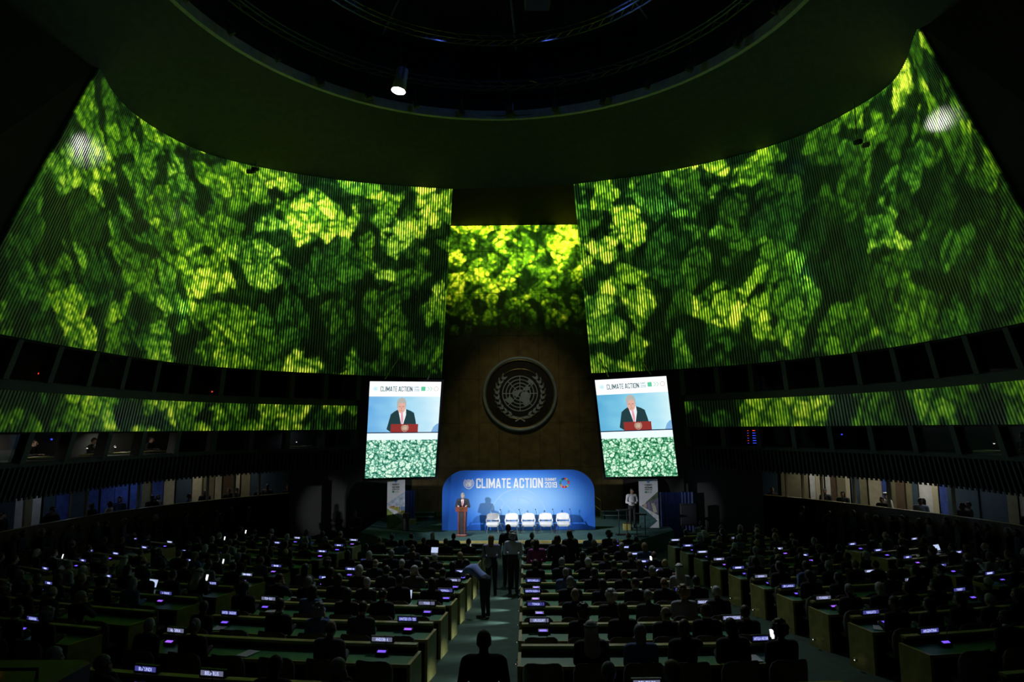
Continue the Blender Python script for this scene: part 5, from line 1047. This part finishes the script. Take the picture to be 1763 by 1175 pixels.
# ------------------------------------------------------------------ lobby corridors behind the openings under the galleries
def lobby(sd, s0, s1, cols, zfl):
    nm = SIDE[sd]; n = 40; off = 5.6
    cor = struct(surf(sd, s0, s1, -4.6, -1.5, off+.2, n).build('wall_lobby_'+nm, M['olive']))
    fl = MB(); a, c = surf(sd, s0-.4, s1, zfl, zfl, 2.3), surf(sd, s0-.4, s1, zfl, zfl, off+.3); fl.add(a.v[::2]+c.v[::2], [(i,i+1,61+i+1,61+i) for i in range(60)])
    r0 = surf(sd, s0-.4, s1, zfl-1.2, zfl+.0, 2.3); fl.add(r0.v, r0.f); struct(fl.build('floor_lobby_'+nm, M['carpet']))
    ce = MB(); a, c = surf(sd, s0-.4, s1, -1.62, -1.62, .3), surf(sd, s0-.4, s1, -1.62, -1.62, off+.3); ce.add(a.v[::2]+c.v[::2], [(i,i+1,61+i+1,61+i) for i in range(60)])
    pe = wp(sd,s0-.38,-1.9); pn = wn(sd,s0,-1.9); ce.add([pe-pn*.05,pe-pn*(off+.3),pe-pn*(off+.3)-Vector((0,0,3)),pe-pn*.05-Vector((0,0,3))],[(0,1,2,3)]); struct(ce.build('ceiling_lobby_'+nm, M['soot']))
    pr = surf(sd, s0, s1, zfl-1.0, zfl+1.42, 2.35); struct(pr.build('wall_parapet_'+nm, M['wood'])); t2 = MB(); a, c = surf(sd, s0, s1, zfl+1.42, zfl+1.42, 2.3), surf(sd, s0, s1, zfl+1.42, zfl+1.42, 2.45); t2.add(a.v[::2]+c.v[::2], [(i,i+1,61+i+1,61+i) for i in range(60)]); struct(t2.build('trim_parapet_'+nm, M['ash']))
    for i, (a, b, cname) in enumerate(cols):
        q = MB(); P_ = []
        for s in (a,(a+b)/2,b-.012):
            for z in (-4.5,-1.65): P_.append(wp(sd,s,-1.9)-wn(sd,s,-1.9)*(off-.03-.05*(i%2))); P_[-1].z = ZC+z
        q.add(P_, [(0,2,3,1),(2,4,5,3)]); q.build('panel', M[cname], cor)
    return off
lobby('L', 1.8, 8.6, [(1.8,2.3,'tealp'),(2.3,2.42,'olive'),(2.42,2.5,'cream'),(2.5,2.62,'brown'),(2.62,2.7,'cream'),(2.7,2.82,'olive'),(2.82,2.92,'cream'),(2.92,3.08,'tealp'),(3.08,3.2,'cream'),(3.2,3.32,'bluep'),(3.32,3.42,'olive'),(3.42,3.54,'bluep'),(3.54,3.68,'bluep'),(3.68,3.82,'bluep'),(3.82,3.96,'bluep'),(3.96,4.08,'tealp'),(4.08,4.2,'bluep'),(4.2,4.32,'tealp'),(4.32,4.41,'whitep'),(4.41,4.49,'olive'),(4.49,4.58,'whitep'),(4.58,5.0,'tealp'),(5.0,5.6,'brown'),(5.6,6.6,'tealp'),(6.6,7.6,'cream'),(7.6,8.5,'olive')], -4.55)
lobby('R', 1.7, 10.6, [(1.7,1.93,'tealp'),(1.97,2.3,'olive'),(2.3,2.38,'whitep'),(2.38,2.5,'cream'),(2.5,2.58,'whitep'),(2.58,2.66,'brown'),(2.66,2.8,'olive'),(2.8,2.88,'cream'),(2.88,3.02,'tealp'),(3.02,3.12,'olive'),(3.12,3.3,'cream'),(3.3,3.42,'bluep'),(3.42,3.5,'olive'),(3.5,3.66,'brown'),(3.66,3.8,'olive'),(3.8,3.95,'tealp'),(3.95,4.24,'whitep'),(4.24,4.36,'cream'),(4.36,4.5,'bluep'),(4.5,4.95,'tealp'),(4.95,5.35,'tealp'),(5.35,5.5,'olive'),(5.5,5.66,'cream'),(5.66,5.8,'olive'),(5.8,6.4,'cream'),(6.4,7.4,'olive'),(7.4,9.0,'cream'),(9.0,10.5,'olive')], -4.55)
for sd, ss in (('L',(2.3,2.9,3.55,4.3,5.4,6.8)),('R',(2.3,2.9,3.6,4.2,5.1,6.3,8.0))):
    for i, s in enumerate(ss):
        p = wp(sd,s,-1.9)-wn(sd,s,-1.9)*4.4; p.z = ZC-1.66; warm = (sd == 'L' and i < 2) or (sd == 'R' and i < 4)
        area('lobby_light', p, p-Vector((0,0,1)), {'L':(4.5,5.5,5,2.2,1.2,1),'R':(9,9,7,12,3,2.5,2)}[sd][i], .5,.5, (1,.93,.76) if warm else (.6,.75,1))
        f = empty('ceiling_light', p+Vector((0,0,.03))); MB().lathe([(.2,0),(.2,-.02),(.15,-.025)], 14).build('rim', M['chrome'], f); MB().lathe([(.15,-.024),(.15,-.028)], 14).build('diffuser', M['whiteled'], f); tag(f, 'round recessed light in the lobby ceiling, %s from the stage, %s side' % (ORD[i], 'lectern' if sd == 'L' else 'handrail'), 'light', 'lobby ceiling lights')
    for i, s in enumerate({'L':(2.52,2.8,3.1,3.9,4.5),'R':(2.05,2.45,2.72,3.05,3.6,4.3,5.4)}[sd]):
        p = wp(sd,s,-1.9)-wn(sd,s,-1.9)*2.75; q = empty('post', (p.x,p.y,ZC-4.55)); MB().bbox(-.05,.05,-.05,.05,0,2.92,.01).build('shaft', M['cream'], q); MB().bbox(-.08,.08,-.08,.08,0,.12,.01).build('plinth', M['brown'], q); tag(q, 'slim cream post in the lobby, %s from the stage, %s side' % (ordn(i), 'lectern' if sd == 'L' else 'handrail'), 'post', 'lobby posts')
    r0, r1 = {'L':(1.95,3.15),'R':(1.9,3.35)}[sd]; rl_ = MB(); rl_.tube([wp(sd,r0+(r1-r0)*i/10,-2.02)-wn(sd,r0+(r1-r0)*i/10,-2.0)*2.9 for i in range(11)], .03, 6); tag(rl_.build('light_rail', mat('rail_pale', (.6,.62,.5), .4)), 'thin pale rail under the lobby ceiling, %s side' % ('lectern' if sd == 'L' else 'handrail'), 'rail')
rl = random.Random(4)
def lobby_person(sd, s, depth, kind, jc, label, hair='short', hc='black-haired', skin=None, turn=None, tc=None):
    p = wp(sd,s,-1.9)-wn(sd,s,-1.9)*depth; n_ = wn(sd,s,-1.9); a = math.atan2(-n_.x, n_.y)+(rl.uniform(-.9,.9) if turn is None else turn); pp = person(STAND[kind], (p.x,p.y,ZC-4.55), a, SKINS[rl.randint(0,5) if skin is None else skin], hair, HAIRC[hc], jc, tc, rl.uniform(.97,1.05)); tag(pp, label, 'person', 'people standing in the lobby'); return pp
lob = [('L',2.06,'front',blk_,'man in black suit nearest the stage in the lobby, lectern side'),('L',2.24,'down',(.03,.03,.035),'man in charcoal suit by the first lobby post, lectern side'),('L',2.44,'talk',blk_,'man in black suit talking under the lobby light strip'),('L',2.6,'front',(.025,.03,.05),'man in navy suit listening under the lobby light strip'),('L',2.76,'down',blk_,'man in dark suit with white shirt in the lobby group'),('L',2.92,'talk',(.02,.02,.03),'man in dark suit turned sideways in the lobby group'),('L',3.2,'front',(.06,.09,.25),'person in blue jacket at the end of the lobby group'),('L',3.42,'woman',(.25,.3,.36),'woman in grey jacket before the pale lobby panels'),('L',3.62,'camera',(.03,.03,.05),'photographer in dark jacket before the blue lobby curtain'),('L',3.84,'woman',(.10,.16,.40),'woman in blue dress before the blue lobby curtain'),('L',4.24,'down',blk_,'man in black standing by the dark lobby panels'),('L',4.5,'front',(.05,.045,.04),'person in brown jacket beside pale lobby panel'),('L',4.7,'talk',blk_,'man in black suit far from the stage, lectern side lobby'),('L',5.06,'front',(.03,.02,.02),'person in dark coat at the far lobby end'),
 ('R',2.12,'down',blk_,'dark-suited man by the white lobby door'),('R',2.72,'front',(.02,.025,.04),'man in dark suit with lanyard in the handrail-side lobby'),('R',3.2,'woman',(.05,.09,.10),'woman in teal jacket before the grey lobby panels'),('R',3.74,'down',(.6,.6,.62),'officer in white tunic and peaked cap in the lobby'),('R',3.92,'down',blk_,'man in black suit beside the officer in the peaked cap'),('R',4.42,'woman',(.08,.12,.45),'woman in blue dress before the white lobby panel'),('R',4.62,'front',(.55,.6,.75),'man in pale blue shirt before the blue lobby panel'),('R',5.12,'front',blk_,'man in black suit before dark teal lobby panels'),('R',5.32,'talk',(.05,.05,.06),'man in charcoal suit with pale shirt in the far lobby'),('R',5.98,'down',blk_,'man in black standing at the far end of the handrail-side lobby')]
for li, (sd, s, kind, jc, lab) in enumerate(lob):
    q = lobby_person(sd, s, 3.45+.8*(li%2)+rl.uniform(-.1,.1), kind, jc, lab, hair='bob' if kind == 'woman' else 'short')
    if lab.startswith('officer'):
        cp = MB(); cp.lathe([(.100,.075),(.102,.10),(.128,.125),(.122,.145),(.06,.152)], 18, (0,-.012,0)); cp.add([(-.07,.07,.08),(.07,.07,.08),(.045,.145,.062),(-.045,.145,.062)],[(0,1,2,3),(3,2,1,0)]); link('peaked_cap', cp.mesh('peaked_cap', M['paper'], True), q, mw=STAND['down'].HM)
lobby_person('L', 4.06, 3.5, 'coat', (.62,.62,.60), 'person in long white robe standing before the blue lobby curtain', tc=(.6,.6,.58), skin=4, turn=.4)

rq = random.Random(12)
for sd, ss in (('L',[2.75+.19*i for i in range(17)]),('R',[2.95+.235*i for i in range(17)])):
    for i, s in enumerate(ss):
        p = wp(sd,s,-1.9)-wn(sd,s,-1.9)*(1.80+.17*(i%2)); n_ = wn(sd,s,-1.9); kind = rq.choice(['down','front','talk','woman','camera','front']); hc = rq.choice(['black-haired','dark-haired','brown-haired','grey-haired']); sn = rq.choice(['black suit','dark suit','navy suit','charcoal suit','grey jacket'])
        q = stand(kind, p.x, p.y, fz(min(p.y,32)), math.atan2(-n_.x,n_.y)+rq.uniform(-.9,.9)-(.7 if sd == 'R' else -.7), rq.randint(0,4), 'bob' if kind == 'woman' else 'short', hc, SUITS[sn], blk_, '%s person in %s standing before the lobby parapet, %s from stage, %s side' % (hc, sn, ORD[i] if i < 14 else ('fifteenth','sixteenth','seventeenth')[i-14], 'lectern' if sd == 'L' else 'handrail'), rq.uniform(.96,1.05)); q['group'] = 'people standing along the parapets'

# booths: interpreters at their desks in the lower gallery
def booth(sd, s, people, lampc, power, label):
    p = wp(sd,s,-.86)-wn(sd,s,-.86)*1.22; n_ = wn(sd,s,-.86); a = math.atan2(-n_.x,n_.y); z0 = ZC-.835
    t = empty('booth_desk', (p.x,p.y,z0), a); MB().bbox(-.7,.7,-.05,.45,.0,.06,.01).build('desk_top', M['ash'], t); MB().bbox(-.6,-.3,.05,.3,.06,.10,.01).build('microphone_panel', M['case'], t); tag(t, 'narrow booth desk %s' % label, 'desk')
    if power:
        l = empty('desk_lamp', (p.x+.35*math.cos(a),p.y+.35*math.sin(a),z0+.06), a); MB().lathe([(.06,0),(.06,.015),(.012,.02),(.012,.24)],10).build('stem', M['case'], l); MB().lathe([(.07,.20),(.03,.27)],10).build('shade', M['canm'], l); MB().ell((0,0,.205),(.03,.03,.02),8,6).build('bulb', M['whiteled'], l); tag(l, 'small lit desk lamp %s' % label, 'lamp')
        area('booth_light', (p.x+.45*math.cos(a)-n_.x*.2,p.y+.45*math.sin(a)-n_.y*.2,z0+.72), (p.x+.2*math.cos(a)-n_.x*.4,p.y+.2*math.sin(a)-n_.y*.4,z0), power*.6, .2,.2, lampc)
    ps = MB().box(-.12,.12,.0,.22,.062,.066).build('papers', M['paper'], t)
    for k, lab in enumerate(people):
        q = p-n_*.45+Vector((math.cos(a)*(-.35+.5*k),math.sin(a)*(-.35+.5*k),0)); pp = person(SEAT[(k*2+1)%4], (q.x,q.y,z0-.72), a+.2, SKINS[k+1], 'short', HAIRC['dark-haired'], blk_); tag(pp, lab, 'person')
booth('L', 5.98, ['interpreter in dark jacket writing by a lamp in the far lectern-side booth'], (1,.95,.85), 5, 'in the far lectern-side booth')
booth('L', 5.06, ['interpreter in dark suit and white shirt sitting in the dim middle booth'], (1,.9,.75), 1.2, 'in the dim middle lectern-side booth')
booth('L', 4.62, [], (1,.97,.9), 16, 'in the brightest empty booth, lectern side')
booth('L', 4.2, ['person leaning over papers in the booth beside the brightest one'], (1,.85,.6), 1.0, 'in the booth beside the brightest one')
booth('L', 2.2, [], (.7,.85,1), 2.5, 'in the booth nearest the stage, lectern side')
booth('R', 7.06, ['person at a lit laptop in the far handrail-side booth'], (.8,.85,1), 1.0, 'in the far handrail-side booth')
rk = empty('equipment_rack', wp('R',2.36,-.86)-wn('R',2.36,-.86)*1.15); rk.location.z = ZC-.86; n_ = wn('R',2.36,-.9); rk.rotation_euler.z = math.atan2(-n_.x,n_.y)
MB().bbox(-.32,.32,-.1,.3,0,.8,.01).build('cabinet', M['case'], rk)
for k in range(6): MB().box(-.25,-.08,.30,.31,.12+.11*k,.145+.11*k).build('indicator', M['blueled'] if k != 5 else M['redled'], rk); MB().box(.12,.18,.30,.31,.12+.11*k,.135+.11*k).build('indicator', M['redled'] if k%2 else M['purple'], rk)
tag(rk, 'equipment rack with blue and red lights in the handrail-side gallery', 'rack')
# dark camera case with a glowing orange lamp, near corner
cc = empty('camera_case', (-5.25,7.5,F(7.5))); MB().bbox(-.7,.5,-.4,.4,0,1.45,.04).build('case_body', M['case'], cc); MB().ell((-.28,.0,1.485),(.03,.03,.025),10,8).build('indicator_lamp', M['orange'], cc); MB().tube([(-.1,-.2,1.43),(-.1,-.2,1.54),(.3,-.2,1.54),(.3,-.2,1.43)],.02,6).build('handle', M['canm'], cc); tag(cc, 'black equipment case with glowing orange lamp in the near corner', 'case')

for sd, s, z, lab in (('L',6.0,1.95,'tiny red status lamp in the upper lectern-side gallery, far from stage'),('L',3.35,1.75,'tiny red status lamp in the upper lectern-side gallery, near the stage'),('R',2.95,1.95,'tiny blue status lamp in the upper handrail-side gallery'),('R',3.8,-.35,'tiny blue status lamp in the lower handrail-side gallery'),('L',5.45,-.25,'tiny blue status lamp in the lower lectern-side gallery')):
    p = wp(sd,s,z)-wn(sd,s,z)*1.98; MBq = MB().ell((0,0,0),(.035,.035,.03),8,6); o = MBq.build('status_lamp', M['redled'] if 'red' in lab else M['blueled'], loc=p); n_ = wn(sd,s,z); MB().tube([(0,0,0),tuple(-n_*.14)], .02, 6).build('mount', M['case'], o); tag(o, lab, 'lamp')
